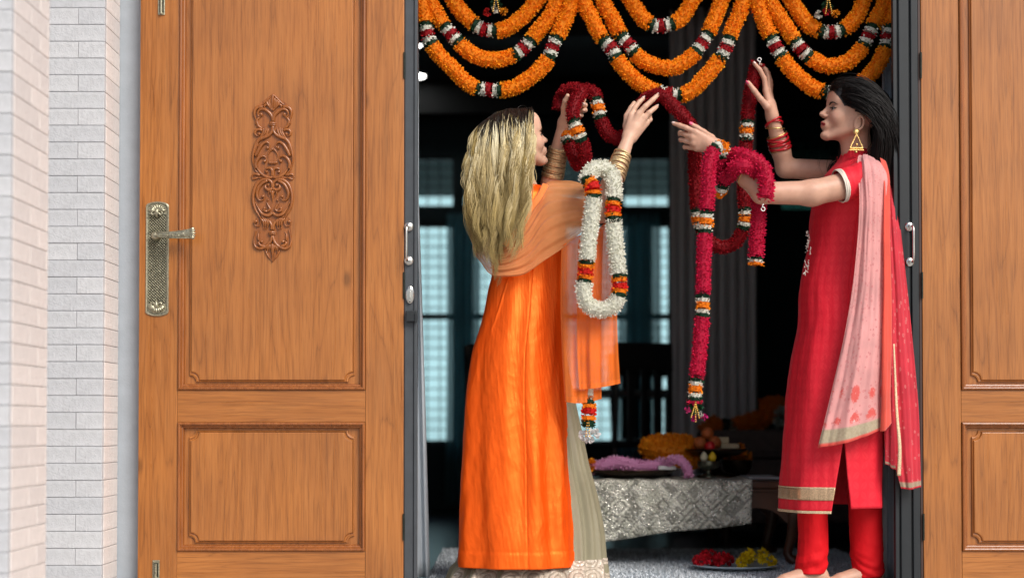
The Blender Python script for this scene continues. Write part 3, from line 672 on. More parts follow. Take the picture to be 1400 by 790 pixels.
# apron with a curved lower edge
def apron(y0, y1):
    n = 40; xs = np.linspace(tx0+.03, tx1-.03, n); t = np.linspace(0, 1, n); zt = TZ-.0425
    low = zt-.075-.055*(np.exp(-((t)/.06)**2)+np.exp(-((1-t)/.06)**2)) - .012*np.cos(t*math.pi*6)
    V = []; F = []
    for x, l in zip(xs, low): V += [(x, y0, zt), (x, y0, l), (x, y1, l), (x, y1, zt)]
    for i in range(n-1):
        for j in range(4): k = (j+1) % 4; F.append((i*4+j, i*4+k, (i+1)*4+k, (i+1)*4+j))
    F += [(0, 1, 2, 3), ((n-1)*4+3, (n-1)*4+2, (n-1)*4+1, (n-1)*4)]
    return obj('apron', V, F, M['redwood'], tt)
apron(TY0+.03, TY0+.05); apron(TY1-.05, TY1-.03)
for sx, ax in ((1, tx1-.045), (-1, tx0+.045)):
    for sy, ay in ((-1, TY0+.045), (1, TY1-.045)):
        pts = spline([(ax, ay, TZ-.05), (ax+sx*.02, ay+sy*.015, TZ-.12), (ax+sx*.005, ay+sy*.004, .12), (ax-sx*.012, ay, .05), (ax+sx*.02, ay+sy*.015, .018)], 18)
        MB().tube(pts, np.interp(np.linspace(0, 1, 18), [0, .25, .6, .85, 1], [.036, .036, .022, .018, .024]), 10).build('leg', M['redwood'], tt, smooth=True)
# rug
def rug():
    x0, x1, y0, y1 = PX(585, .3), PX(1240, .3), .24, 1.62
    MB().box((x0, y0, .0015), (x1, y1, .012)).build('rug', simple('rug_base', (.42, .46, .50), .95), label='shaggy blue grey rug on the floor under the low table', cat='rug')
    r = bpy.data.objects['rug']; n = 26000; c = RNG.uniform(size=(n, 2)); px = x0+(x1-x0)*c[:, 0]; py = y0+(y1-y0)*c[:, 1]**1.3
    a = RNG.uniform(0, 6.28, n); L = RNG.uniform(.006, .013, n); w = .0035; V = np.zeros((n, 3, 3)); d = np.stack([np.cos(a), np.sin(a)], 1)
    V[:, 0, 0] = px-d[:, 1]*w; V[:, 0, 1] = py+d[:, 0]*w; V[:, 1, 0] = px+d[:, 1]*w; V[:, 1, 1] = py-d[:, 0]*w; V[:, :2, 2] = .011
    V[:, 2, 0] = px+d[:, 0]*L*.7; V[:, 2, 1] = py+d[:, 1]*L*.7; V[:, 2, 2] = .011+L*RNG.uniform(.6, 1, n)
    col = np.repeat(RNG.uniform(.7, 1.25, (n, 1)), 3, 0).reshape(-1, 1)*np.array([.62, .67, .72])
    obj('pile', V.reshape(-1, 3), np.arange(n*3).reshape(n, 3), petalmat('rug_fibre', .9, trans=.1), r, col=col, kind='stuff')
rug()

# ================================================================ BODIES: one smooth surface from blended limbs (surface nets)
class SDF:
    def __init__(s): s.p = []
    def rc(s, a, b, r1, r2=None, k=.012, op='add'):
        s.p.append(('rc', np.array(a, float), np.array(b, float), r1, r1 if r2 is None else r2, k, op)); return s
    def el(s, c, rad, R=None, k=.012, op='add'):
        s.p.append(('el', np.array(c, float), np.array(rad, float), np.eye(3) if R is None else np.array(R, float), 0, k, op)); return s
    def chain(s, pts, rs, k=.012):
        for i in range(len(pts)-1): s.rc(pts[i], pts[i+1], rs[i], rs[i+1], k if i == 0 else .004 if k < .006 else k)
        return s
    @staticmethod
    def dist(p, X):
        if p[0] == 'rc':
            a, b = p[1], p[2]; ba = b-a; t = np.clip(((X-a) @ ba)/(ba @ ba+1e-12), 0, 1)
            return np.linalg.norm(X-a-t[:, None]*ba, axis=1)-(p[3]+(p[4]-p[3])*t)
        q = (X-p[1]) @ p[3].T; k0 = np.linalg.norm(q/p[2], axis=1); k1 = np.linalg.norm(q/(p[2]**2), axis=1)+1e-9
        return np.where(k0 < .05, -p[2].min(), k0*(k0-1)/k1)
    def ev(s, X, idx=None):
        d = np.full(len(X), 9.0)
        for i in (range(len(s.p)) if idx is None else idx):
            p = s.p[i]; e = s.dist(p, X); k = p[5]
            if p[6] == 'add': h = np.clip(.5+.5*(d-e)/k, 0, 1); d = d+(e-d)*h-k*h*(1-h)
            else: e = -e; h = np.clip(.5-.5*(d-e)/k, 0, 1); d = d+(e-d)*h+k*h*(1-h)
        return d
    def mesh(s, h=.003, n=10):
        lo = np.full(3, 9.); hi = -lo
        for p in s.p:
            if p[6] != 'add': continue
            if p[0] == 'rc': r = max(p[3], p[4]); lo = np.minimum(lo, np.minimum(p[1], p[2])-r); hi = np.maximum(hi, np.maximum(p[1], p[2])+r)
            else: r = p[2].max(); lo = np.minimum(lo, p[1]-r); hi = np.maximum(hi, p[1]+r)
        lo -= .02; hi += .02; B = n*h; nb = np.ceil((hi-lo)/B).astype(int)
        g = np.stack(np.meshgrid(*[np.arange(k) for k in nb], indexing='ij'), -1).reshape(-1, 3); cen = lo+(g+.5)*B; hd = B*.87
        D = np.stack([s.dist(p, cen) for p in s.p], 1); add = np.array([p[6] == 'add' for p in s.p]); m = np.where(add, D, 9).min(1)
        act = np.where((m < hd*1.3+.035) & (m > -hd*2.2-.02))[0]
        c1 = np.arange(n+1); off = np.stack(np.meshgrid(c1, c1, c1, indexing='ij'), -1).reshape(-1, 3)
        big = (nb+2)*n; ids = []; pos = []; quads = []
        enc = lambda c: ((c[:, 0]+1)*(big[1]+2)+(c[:, 1]+1))*(big[2]+2)+(c[:, 2]+1)
        for bi in act:
            idx = np.where(D[bi] < 2.2*hd+.035)[0]
            if len(idx) == 0: continue
            base = g[bi]*n; X = lo+(base+off)*h; v = s.ev(X, idx).reshape(n+1, n+1, n+1)
            if v.min() > 0 or v.max() < 0: continue
            sg = v < 0
            # vertices in cells: average of edge crossings
            acc = np.zeros((n, n, n, 3)); cnt = np.zeros((n, n, n))
            for ax in range(3):
                sl0 = [slice(None)]*3; sl1 = [slice(None)]*3; sl0[ax] = slice(0, n); sl1[ax] = slice(1, n+1)
                a, b = v[tuple(sl0)], v[tuple(sl1)]; cr = (a < 0) != (b < 0); t = np.where(cr, a/np.where(cr, a-b, 1), 0)
                o = [d for d in range(3) if d != ax]
                for i in (0, 1):
                    for j in (0, 1):
                        sl = [slice(None)]*3; sl[o[0]] = slice(i, n+i); sl[o[1]] = slice(j, n+j); c = cr[tuple(sl)]; tt = t[tuple(sl)]
                        cnt += c; acc[..., ax] += c*tt; acc[..., o[0]] += c*i; acc[..., o[1]] += c*j
            w = np.argwhere(cnt > 0)
            if len(w):
                f = acc[w[:, 0], w[:, 1], w[:, 2]]/cnt[w[:, 0], w[:, 1], w[:, 2]][:, None]; ids.append(enc(base+w)); pos.append(lo+(base+w+f)*h)
            for ax in range(3):
                sl0 = [slice(0, n)]*3; sl1 = [slice(0, n)]*3; sl1[ax] = slice(1, n+1); a, b = sg[tuple(sl0)], sg[tuple(sl1)]
                for flip in (0, 1):
                    e = np.argwhere((a & ~b) if flip == 0 else (~a & b))
                    if not len(e): continue
                    e = e+base; u = np.zeros(3, int); w_ = np.zeros(3, int); u[(ax+1) % 3] = 1; w_[(ax+2) % 3] = 1
                    q = np.stack([enc(e), enc(e-u), enc(e-u-w_), enc(e-w_)], 1); quads.append(q if flip == 0 else q[:, ::-1])
        ids = np.concatenate(ids); pos = np.vstack(pos); Q = np.vstack(quads); u, first = np.unique(ids, return_index=True); pos = pos[first]
        k = np.searchsorted(u, Q); k = np.clip(k, 0, len(u)-1); ok = (u[k] == Q).all(1); return pos, k[ok]
def skinmat(name, c):
    q = N_(name); a = q.n('Attribute', attribute_name='Col').outputs['Color']; v = q.coord('Object')
    cc = q.mix(1.0, a, q.ramp(q.noise(v, 45, 4, .6), [(.3, (.93, .90, .90)), (.7, (1.05, 1.04, 1.03))]), 'MULTIPLY')
    q.set(Base_Color=cc, Roughness=.46, Subsurface_Weight=.18, Subsurface_Radius=(.012, .005, .003), Subsurface_Scale=.6, Specular_IOR_Level=.4)
    q.bump(q.noise(v, 900, 2), .08, .0005); return q.m
def head_prims(S, O, F, U, k=1.0, ear=True, female=True):
    """O: midpoint of the skull at eye level; F forward, U up (unit), adds the head to S"""
    F, U = nrm(F), nrm(U); Lf = nrm(np.cross(U, F)); R = np.array([F, Lf, U]); g = lambda x, y, z: O+(F*x+Lf*y+U*z)*k
    E = lambda c, r, kk=.012, op='add', rot=None: S.el(g(*c), np.array(r)*k, R if rot is None else rot @ R, kk, op)
    E((-.016, 0, .030), (.097, .074, .077)); E((.030, 0, .012), (.062, .064, .085), .02); E((.034, 0, -.030), (.053, .054, .070), .02)
    for s in (-1, 1):
        S.rc(g(-.002, s*.050, -.054), g(.076, s*.012, -.096), .018*k, .013*k, .02); S.rc(g(0, s*.056, -.020), g(-.002, s*.050, -.058), .018*k, .016*k, .02)
        E((.062, s*.036, -.030), (.024, .021, .024), .02)      # cheek
        S.rc(g(.083, s*.012, .018), g(.070, s*.042, .020), .0085*k, .008*k, .014)   # brow
    E((.090, 0, -.095), (.0135, .016, .0125), .014)      # chin
    E((.076, 0, .050), (.016, .045, .032), .03)
    S.rc(g(.085, 0, .014), g(.1065, 0, -.020), .0068*k, .0082*k, .010); E((.1115, 0, -.0245), (.0080, .0078, .0068), .010)
    for s in (-1, 1):
        E((.1005, s*.0100, -.0285), (.0085, .0058, .0058), .008)
        E((.090, s*.031, -.001), (.013, .017, .010), .012, 'sub'); S.el(g(.0735, s*.030, -.002), np.array((.0125,)*3)*k, None, .003)
        # upper lid
        S.rc(g(.0845, s*.020, .0045), g(.078, s*.041, .003), .0035*k, .003*k, .004)
    E((.089, 0, -.060), (.018, .025, .020), .012)      # muzzle
    for s in (-1, 1):
        S.rc(g(.1040, 0, -.0530), g(.0970, s*.0180, -.0605), .0047*k, .0024*k, .004); S.rc(g(.1020, 0, -.0640), g(.0965, s*.0170, -.0620), .0052*k, .0024*k, .004)
        S.rc(g(.1095, 0, -.0583), g(.1000, s*.0185, -.0618), .0020*k, .0012*k, .0015, 'sub')
    E((.103, 0, -.0765), (.005, .014, .004), .006, 'sub')
    if ear:
        for s in (-1, 1):
            c = np.array((-.002, s*.0715, -.046)); th = np.linspace(-1.9, 2.9, 9)
            pts = [g(c[0]-.0135*math.cos(t)*1.0-.002, c[1]+s*(.006+.004*math.cos(t)), c[2]+.024*math.sin(t)+.001) for t in th]
            for i in range(8): S.rc(pts[i], pts[i+1], .0036*k, .0036*k, .003)
            E((c[0]+.002, c[1]+s*.000, c[2]-.002), (.014, .006, .022), .004); S.el(g(c[0]+.006, c[1]+s*.004, c[2]-.026), np.array((.007, .005, .008))*k, R, .004)
            E((c[0]-.000, c[1]+s*.0085, c[2]+.002), (.0075, .0045, .012), .003, 'sub')
    return g, R
def hand_prims(S, wrist, fore, fingers, thumb, rf=.0093):
    """fingers: four lists of 4 (u,v,Y) points, thumb one list; wrist (u,v,Y)"""
    w = P(*wrist); fg = [[P(*p) for p in f] for f in fingers]; th = [P(*p) for p in thumb]
    for i, f in enumerate(fg):
        s = w+(f[0]-w)*.12+(f[0]-fg[1][0])*.25; S.rc(s, f[0], .0150, .0112, .012)
    m = (fg[0][0]+fg[3][0])/2; S.rc(w, w+(m-w)*.5, .019, .019, .014)
    for i, f in enumerate(fg):
        r = rf*(1, 1.03, .98, .88)[i]; S.rc(f[0], f[1], r*1.08, r*.96, .006); S.rc(f[1], f[2], r*.98, r*.88, .0025); S.rc(f[2], f[3], r*.90, r*.70, .0025)
    S.rc(w+(th[0]-w)*.2, th[0], .015, .0135, .014); S.rc(th[0], th[1], .0135, .0108, .006); S.rc(th[1], th[2], .0108, .0098, .003); S.rc(th[2], th[3], .0098, .0072, .003)
    return w, fg, th
def lips_paint(g, lip):
    dk = tuple(x*.25 for x in lip)
    return [x for s in (-1, 1) for x in ((('cap', g(.1050, 0, -.0528), g(.0985, s*.0165, -.0600)), .0058, lip, .3), (('cap', g(.1030, 0, -.0640), g(.0985, s*.0150, -.0620)), .0064, lip, .3))]+[(('cap', g(.1080, 0, -.0583), g(.1000, s*.0200, -.0622)), .0026, dk, .8) for s in (-1, 1)]
def paint(V, base, spots):
    C = np.tile(np.array(base, float), (len(V), 1))
    for c, r, col, soft in spots:
        if isinstance(c, tuple) and c[0] == 'cap':
            a, b = c[1], c[2]; t = np.clip(((V-a) @ (b-a))/((b-a) @ (b-a)), 0, 1); c = a+t[:, None]*(b-a)
        r = np.broadcast_to(np.asarray(r, float), (3,)); d = np.linalg.norm((V-c)/r, axis=1); w = np.clip((1-d)/soft, 0, 1)[:, None]; C = C*(1-w)+np.array(col)*w
    return C
def nail(parent, tip, prev, away, col, w=.0052, L=.0105):
    """a nail plate on the back of a finger tip"""
    t = nrm(tip-prev); n = nrm(away-t*(away @ t)); s = np.cross(t, n); V = []; F = []
    for i, a in enumerate(np.linspace(0, 1, 5)):
        for j, b in enumerate(np.linspace(-1, 1, 5)):
            ww = w*(1-.35*a**3); V.append(tip+t*(-.004+a*L)+s*b*ww+n*(.0072-.0016*a-.0022*b*b))
    for i in range(4):
        for j in range(4): F.append((i*5+j, i*5+j+1, i*5+j+6, i*5+j+5))
    return obj('fingernail', V, F, col, parent, smooth=True, solid=.0008)
# ---------------------------------------------------------------- hair
def grow(roots, dirs, body, L, seg, fall, off, side=None, stiff=.82, wave=None, rng=None):
    """hair polylines: roots (N,3); dirs initial; body SDF to stay outside of; fall target direction function p->(N,3)"""
    p = roots.copy(); d = dirs.copy(); out = [p.copy()]; L = np.broadcast_to(L, (len(p),)); h = (L/seg)[:, None]
    for i in range(seg):
        d = d*stiff+fall(p, i/seg)*(1-stiff); d /= np.linalg.norm(d, axis=1)[:, None]+1e-9; q = p+d*h
        for _ in range(2):
            v = body(q); bad = v < off
            if bad.any():
                e = .002; X = q[bad]; gr = np.stack([body(X+np.eye(3)[k]*e)-body(X-np.eye(3)[k]*e) for k in range(3)], 1); gr /= np.linalg.norm(gr, axis=1)[:, None]+1e-9
                q[bad] = X+gr*(off[bad]-v[bad])[:, None] if hasattr(off, '__len__') else X+gr*(off-v[bad])[:, None]
        nd = q-p; nd /= np.linalg.norm(nd, axis=1)[:, None]+1e-9; d = nd; p = q; out.append(p.copy())
    return np.stack(out, 1)
def strands(name, Pn, r, m, parent, col=None, ns=3, taper=.25):
    """Pn (N,M,3) polylines to thin tubes in one mesh"""
    N, Mm = Pn.shape[:2]; T = np.gradient(Pn, axis=1); T /= np.linalg.norm(T, axis=2)[..., None]+1e-9
    ref = np.array([.31, -.82, .48]); A = np.cross(T, ref); A /= np.linalg.norm(A, axis=2)[..., None]+1e-9; B = np.cross(T, A); t = np.linspace(0, 1, Mm)
    rr = np.broadcast_to(np.asarray(r, float).reshape(-1, 1), (N, Mm))*(1-(1-taper)*t[None]**3)
    a = 2*np.pi*np.arange(ns)/ns; V = Pn[:, :, None]+rr[:, :, None, None]*(np.cos(a)[None, None, :, None]*A[:, :, None]+np.sin(a)[None, None, :, None]*B[:, :, None])
    i, j, k = np.meshgrid(np.arange(N), np.arange(Mm-1), np.arange(ns), indexing='ij'); b = lambda jj, kk: (i*Mm+jj)*ns+kk
    F = np.stack([b(j, k), b(j, (k+1) % ns), b(j+1, (k+1) % ns), b(j+1, k)], -1).reshape(-1, 4)
    c = None if col is None else np.repeat(col.reshape(N*Mm, 3), ns, 0)
    return obj(name, V.reshape(-1, 3), F, m, parent, smooth=True, col=c)
def hairmat(name, rough=.35, spec=.5):
    q = N_(name); a = q.n('Attribute', attribute_name='Col').outputs['Color']; q.set(Base_Color=a, Roughness=rough, Specular_IOR_Level=spec); return q.m
# ================================================================ FLOWER GARLANDS
M['petal'] = petalmat('flower_petals', .65, trans=.3); M['petal_silk'] = petalmat('silk_petals', .55, trans=.2)
KIND = { # base colours (two ends), petals round, petal length, width, tuft jitter, ring spacing
 'marigold': dict(c0=(.93,.23,.004), c1=(1.0,.45,.015), n=17, L=.013, w=.0085, sp=.0052, rr=1.0),
 'darkred': dict(c0=(.20,.001,.006), c1=(.42,.006,.014), n=20, L=.012, w=.0055, sp=.0046, rr=1.0),
 'magenta': dict(c0=(.48,.003,.035), c1=(.84,.022,.115), n=18, L=.014, w=.0060, sp=.0055, rr=1.0),
 'white': dict(c0=(.74,.74,.62), c1=(.95,.95,.88), n=18, L=.013, w=.0065, sp=.0055, rr=1.0),
 'green': dict(c0=(.004,.028,.012), c1=(.010,.070,.030), n=12, L=.014, w=.010, sp=.006, rr=.95),
 'white_band': dict(c0=(.74,.74,.64), c1=(.95,.95,.88), n=11, L=.012, w=.008, sp=.0062, rr=.97),
 'red_band': dict(c0=(.28,.001,.006), c1=(.52,.008,.016), n=12, L=.012, w=.009, sp=.006, rr=.97),
 'redflower_band': dict(c0=(.60,.006,.006), c1=(.85,.03,.015), n=12, L=.012, w=.009, sp=.006, rr=1.0),
 'orange_band': dict(c0=(.90,.20,.004), c1=(.98,.36,.012), n=12, L=.012, w=.009, sp=.006, rr=1.0),
}
NAMES = {'marigold': 'marigold_run', 'darkred': 'red_petal_run', 'magenta': 'magenta_petal_run', 'white': 'white_petal_run', 'green': 'green_leaf_band',
 'white_band': 'white_petal_band', 'red_band': 'red_petal_band', 'redflower_band': 'red_flower_band', 'orange_band': 'orange_flower_band'}
def petal_mesh(base, outd, side, L, w, col, cup=.25):
    """batch of cupped petals; base/outd/side (N,3) -> 5 vertices, 4 triangles each"""
    N = len(base); L = np.broadcast_to(L, (N,))[:, None]; w = np.broadcast_to(w, (N,))[:, None]; nn = np.cross(outd, side)
    V = np.zeros((N, 5, 3)); V[:, 0] = base; mid = base+outd*L*.62; V[:, 1] = mid+side*w*.5+nn*w*cup; V[:, 2] = mid-side*w*.5+nn*w*cup
    V[:, 3] = base+outd*L*.5-nn*w*.05; V[:, 4] = base+outd*L
    F = np.array([[0, 1, 3], [0, 3, 2], [1, 4, 3], [3, 4, 2]])[None]+5*np.arange(N)[:, None, None]
    C = np.repeat(col[:, None], 5, 1); C[:, 0] *= .85
    return V.reshape(-1, 3), F.reshape(-1, 3), C.reshape(-1, 3)
def petals_on(path, r, kind, rng):
    """petals around a stretch of path (dense points)"""
    k = KIND[kind]; d = np.r_[0, np.cumsum(np.linalg.norm(np.diff(path, axis=0), axis=1))]; L = d[-1]
    nr = max(2, int(L/k['sp'])); n = k['n']; s = np.repeat(np.linspace(0, L, nr), n)+rng.normal(0, k['sp']*.4, nr*n); s = np.clip(s, 0, L)
    T, Nn, B = frames(path); g = lambda A: np.stack([np.interp(s, d, A[:, i]) for i in range(3)], 1)
    p, t, nn, b = g(path), g(T), g(Nn), g(B); a = np.tile(np.arange(n)*2*np.pi/n, nr)+rng.uniform(0, 6.28, nr).repeat(n)*1+rng.normal(0, .12, nr*n)
    rad = np.cos(a)[:, None]*nn+np.sin(a)[:, None]*b
    lump = 1+.05*vnoise(np.stack([s*90, a*1.2], 1), 3)
    R = r*k['rr']*lump; tip = (R*rng.uniform(.90, 1.11, len(s)))
    outd = rad+t*rng.normal(0, .42, len(s))[:, None]+np.cross(t, rad)*rng.normal(0, .25, len(s))[:, None]; outd /= np.linalg.norm(outd, axis=1)[:, None]
    Lp = k['L']*rng.uniform(.85, 1.15, len(s)); base = p+rad*(tip-Lp*.92)[:, None]
    sd = np.cross(outd, rng.normal(size=(len(s), 3))*.6+t*.6*np.sign(rng.normal(size=len(s)))[:, None]+.4*np.cross(t, rad)); sd /= np.linalg.norm(sd, axis=1)[:, None]+1e-9
    f = rng.uniform(0, 1, (len(s), 1)); col = np.array(k['c0'])*(1-f)+np.array(k['c1'])*f
    V, F, C = petal_mesh(base, outd, sd, Lp, k['w']*rng.uniform(.8, 1.25, len(s)), col)
    cv, cf = tube(path[::max(1, len(path)//max(3, int(L/.012)))] if len(path) > 6 else path, r*k['rr']*.80, 10)
    cc = np.tile((np.array(k['c0'])*.8+np.array(k['c1'])*.2)*.9, (len(cv), 1))
    F2 = [list(map(int, x)) for x in F] + [[i+len(V) for i in f_] for f_ in cf]
    return np.vstack([V, cv]), F2, np.vstack([C, cc])
ACC = {'wrw': [('green', .17), ('white_band', .19), ('red_band', .28), ('white_band', .19), ('green', .17)],
       'wow': [('green', .16), ('white_band', .18), ('orange_band', .32), ('white_band', .18), ('green', .16)],
       'oro': [('green', .16), ('orange_band', .18), ('redflower_band', .32), ('orange_band', .18), ('green', .16)]}
def garland(name, label, cat, pts, r, main, accents=(), acc='wrw', La=.085, ends=(), group=None, ra=None, n=400, mat='petal', gap=None):
    """pts: (u,v,Y) controls; accents: control-point indices (floats) of the accent centres"""
    C = np.array([P(*p) for p in pts]); path = spline(C, n); rng = np.random.default_rng(len(label)*7+len(pts))
    d = np.r_[0, np.cumsum(np.linalg.norm(np.diff(path, axis=0), axis=1))]; Lt = d[-1]
    def s_of(i):
        i0 = int(i); f = i-i0; q = C[i0]*(1-f)+C[min(i0+1, len(C)-1)]*f; return d[np.argmin(np.linalg.norm(path-q, axis=1))]
    cs = []
    for a in accents:
        s = s_of(a) if not isinstance(a, tuple) else a[0]; cs.append(s)
    cs.sort(); segs = []; pos = 0
    for s in cs:
        a, b = s-La/2, s+La/2
        if a > pos+.004: segs.append((pos, a, main))
        x = max(a, 0)
        for kd, fr in ACC[acc]:
            x0 = x; x = x0+La*fr
            segs.append((x0, min(x, Lt), kd))
        pos = x
    if pos < Lt-.004: segs.append((pos, Lt, main))
    root = thing(name, label, cat, path.mean(0), group)
    for a, b, kd in segs:
        if b-a < .003: continue
        ss = np.arange(a, b+.0001, .003) if b-a > .009 else np.linspace(a, b, 4); sub = np.stack([np.interp(ss, d, path[:, i]) for i in range(3)], 1)
        rr = r if kd == main else (ra or r)
        V, F, Cc = petals_on(sub, rr, kd, rng); obj(NAMES[kd], V, F, M[mat], root, col=Cc)
    return root, path
def flower_tuft(name, parent, at, r, c0, c1, n=40, seed=0, up=(0, 0, 1), L=None, w=None, half=False, mat='petal'):
    rng = np.random.default_rng(seed); dirs = rng.normal(size=(n, 3)); dirs /= np.linalg.norm(dirs, axis=1)[:, None]
    if half: dirs[:, 2] = np.abs(dirs[:, 2])*.8+.05; dirs /= np.linalg.norm(dirs, axis=1)[:, None]
    L = L or r*.8; w = w or r*.5; base = np.array(at)+dirs*(r-L*.9); sd = np.cross(dirs, rng.normal(size=(n, 3))); sd /= np.linalg.norm(sd, axis=1)[:, None]
    f = rng.uniform(0, 1, (n, 1)); V, F, C = petal_mesh(base, dirs, sd, L*rng.uniform(.8, 1.1, n), w, np.array(c0)*(1-f)+np.array(c1)*f)
    return obj(name, V, F, M[mat], parent, col=C)
YS = .16
def ext(pts, Y=YS, jit=0): # add Y
    return [(u, v, Y) for u, v in pts]
names3 = ['left', 'middle', 'right']
swags = [
 # (points, accent indices, label)
 ([(548,-75),(566,-25),(578,11),(584.6,47.5),(597,72),(620,95),(642.5,117),(669,123.5),(701,120.5),(730,102.5),(749,82),(755,65),(768,38),(783,0),(800,-75)], (3, 7, 11), 'longest orange swag of the left bunch, hanging beside the left frame'),
 ([(560,-75),(577,-30),(588,4),(602.7,28.5),(617,47.5),(635,66.5),(658,80),(684,82),(702,76),(716,66.5),(732,47.5),(752.7,21),(762,0),(790,-75)], (4, 9), 'second longest orange swag of the left bunch, with two red and white bands'),
 ([(585,-75),(607,-28),(621.7,4),(631,17),(646,32),(662.5,41),(688,41),(711,26.6),(732,4),(755,-30),(775,-75)], (5,), 'short inner orange swag of the left bunch, one red and white band'),
 ([(778,-75),(797,0),(808.5,25),(822,51),(836,66.5),(846.5,85.5),(869,110),(892,123.5),(915,129),(939.5,128),(962,108),(981,85.5),(992,66.5),(1002,38),(1013.6,9.5),(1030,-75)], (4, 8, 12), 'longest orange swag of the middle bunch, above the hands on the red garland'),
 ([(800,-75),(824,0),(837,25),(848,47.5),(859,61),(875,80),(898,91),(920.5,93),(943,80),(960.5,59),(972,38),(987,0),(1012,-75)], (4, 9), 'second longest orange swag of the middle bunch, with two red and white bands'),
 ([(825,-75),(850,-22),(862,0),(877,23),(890,34),(905,36),(926,30),(937.6,17),(947,0),(970,-35),(990,-75)], (5,), 'short inner orange swag of the middle bunch, one red and white band'),
 ([(1015,-75),(1034,0),(1043.7,28.5),(1061,64.6),(1076,89),(1099,112),(1121.6,125),(1142,127),(1165,119),(1190,102.6),(1207,76),(1214,51),(1219,28.5),(1224,0),(1236,-75)], (3, 7, 11), 'longest orange swag of the right bunch, passing behind the dark haired head'),
 ([(1028,-75),(1051,0),(1066.5,25),(1083.6,51),(1096,68),(1114,83.6),(1137,91),(1161,83.6),(1177,68),(1187,50),(1197.5,28.5),(1211,0),(1228,-75)], (4, 9), 'second longest orange swag of the right bunch, with two red and white bands'),
 ([(1046,-75),(1070,-25),(1081.7,0),(1093,19),(1110,38),(1137,44.6),(1159.5,36),(1175,17),(1180,0),(1190,-30),(1205,-75)], (5,), 'short inner orange swag of the right bunch, one red and white band'),
]
for i, (pts, ac, lab) in enumerate(swags):
    Y = YS + (.03, .0, -.03)[i % 3]*0 + (0, .012, .024)[i % 3]
    garland('marigold_garland', lab, 'garland', [(u, v, Y) for u, v in pts], .0295, 'marigold', ac, 'wrw', .088, group='marigold swags over the doorway', ra=.0275)
# pendant flowers hanging inside the left and right bunches
def bead_string(parent, a, b, n, r, m, name='bead'):
    a, b = np.array(a), np.array(b)
    for i in range(n):
        p = a+(b-a)*i/max(1, n-1); MB().rev([(r*.05, -r), (r*.8, -r*.55), (r, 0), (r*.8, r*.55), (r*.05, r)], 8, p).build(name, m, parent, smooth=True)
M['gold'] = simple('gold_bead', (.75, .48, .12), .3, 1.0, var=.1)
for u, v, lab, cols in ((678, 14, 'small pendant of red and yellow flowers inside the left bunch', ((.5,.01,.01), (.8,.3,.01), (.75,.75,.65))), (1131, 17, 'small pendant with gold beads and white petals inside the right bunch', ((.7,.7,.62), (.85,.3,.01), (.5,.01,.02)))):
    t = thing('flower_pendant', lab, 'pendant', P(u, v, YS-.02), group='pendants in the swag bunches'); p = P(u, v, YS-.02)
    flower_tuft('green_tuft', t, p+np.array([0, 0, .02]), .022, (.004,.03,.012), (.01,.08,.03), 26, 3)
    for k, (dx, c) in enumerate(zip((-.03, .028, 0), cols)): flower_tuft('flower', t, p+np.array([dx, -.01*(k % 2), -.008+.012*(k == 2)]), .017, np.array(c)*.6, c, 26, 5+k, w=.011)
    for dx in (-.01, .012): bead_string(t, p+np.array([dx*.3, -.02, .035]), p+np.array([dx, -.022, -.01]), 7, .0032, M['gold'])
    MB().tube([p+np.array([0, 0, .02]), P(u, -75, YS-.02)], .0015, 5).build('string', M['blackwood'], t)
# hanging line behind the swags
MB().tube([P(540, -78, YS+.03), P(1240, -78, YS+.03)], .006, 8).build('hanging_rod', M['dark_frame'], label='dark rod over the doorway carrying the orange swags', cat='rod')
# ---- dark red garland held by both women
red_pts = [(764,150,.20),(768,132,.20),(776,124,.17),(795,124,.12),(786,140,.09),(783,160,.08),(788,176,.07),(796,196,.08),(800,216,.10),(796,226,.12),(788,222,.15),(782,205,.17),(774,186,.19),(776,160,.21),(785,138,.21),(800,124,.20),(812,128,.18),(817,142,.16),(822,165,.15),(832,184,.15),(848,189,.16),(866,176,.18),(874,156,.17),(880,140,.12),(895,131,.07),(907,131,.055),(922,147,.055),(941,168,.06),(949,190,.12),(950,230,.20),(952,270,.21),(955,300,.22),(966,326,.23),(984,338,.24),(1002,334,.24),(1014,318,.23),(1019,298,.22),(1017,262,.22),(1018,220,.22),(1021,178,.22),(1024,140,.21),(1030,108,.20),(1036,86,.19)]
# the photograph shows one accent at (795,182) in front, one behind at (777,186) and one at (818,150)
rg, rpath = garland('red_garland', 'long dark red flower garland held up in the hands of both women', 'garland', red_pts, .0262, 'darkred', (6.2, 12.1, 17.35, 31, 36, 39), 'wow', .078, ra=.0262, n=900)
def hook(parent, p, tilt=0):
    th = np.linspace(-.4, 5.4, 20); r = .0062
    pts = [p+np.array([r*math.cos(a), -.004, .0075+r*math.sin(a)]) for a in th]+[p+np.array([-.001, -.004, -.010])]
    c, s = math.cos(tilt), math.sin(tilt); pts = [p+np.array([c*(q-p)[0]-s*(q-p)[2], (q-p)[1], s*(q-p)[0]+c*(q-p)[2]]) for q in pts]
    MB().tube(pts, .0016, 7).build('hook', simple('white_hook', (.8, .8, .78), .3), parent, smooth=True)
hook(rg, P(1038, 85, .165))
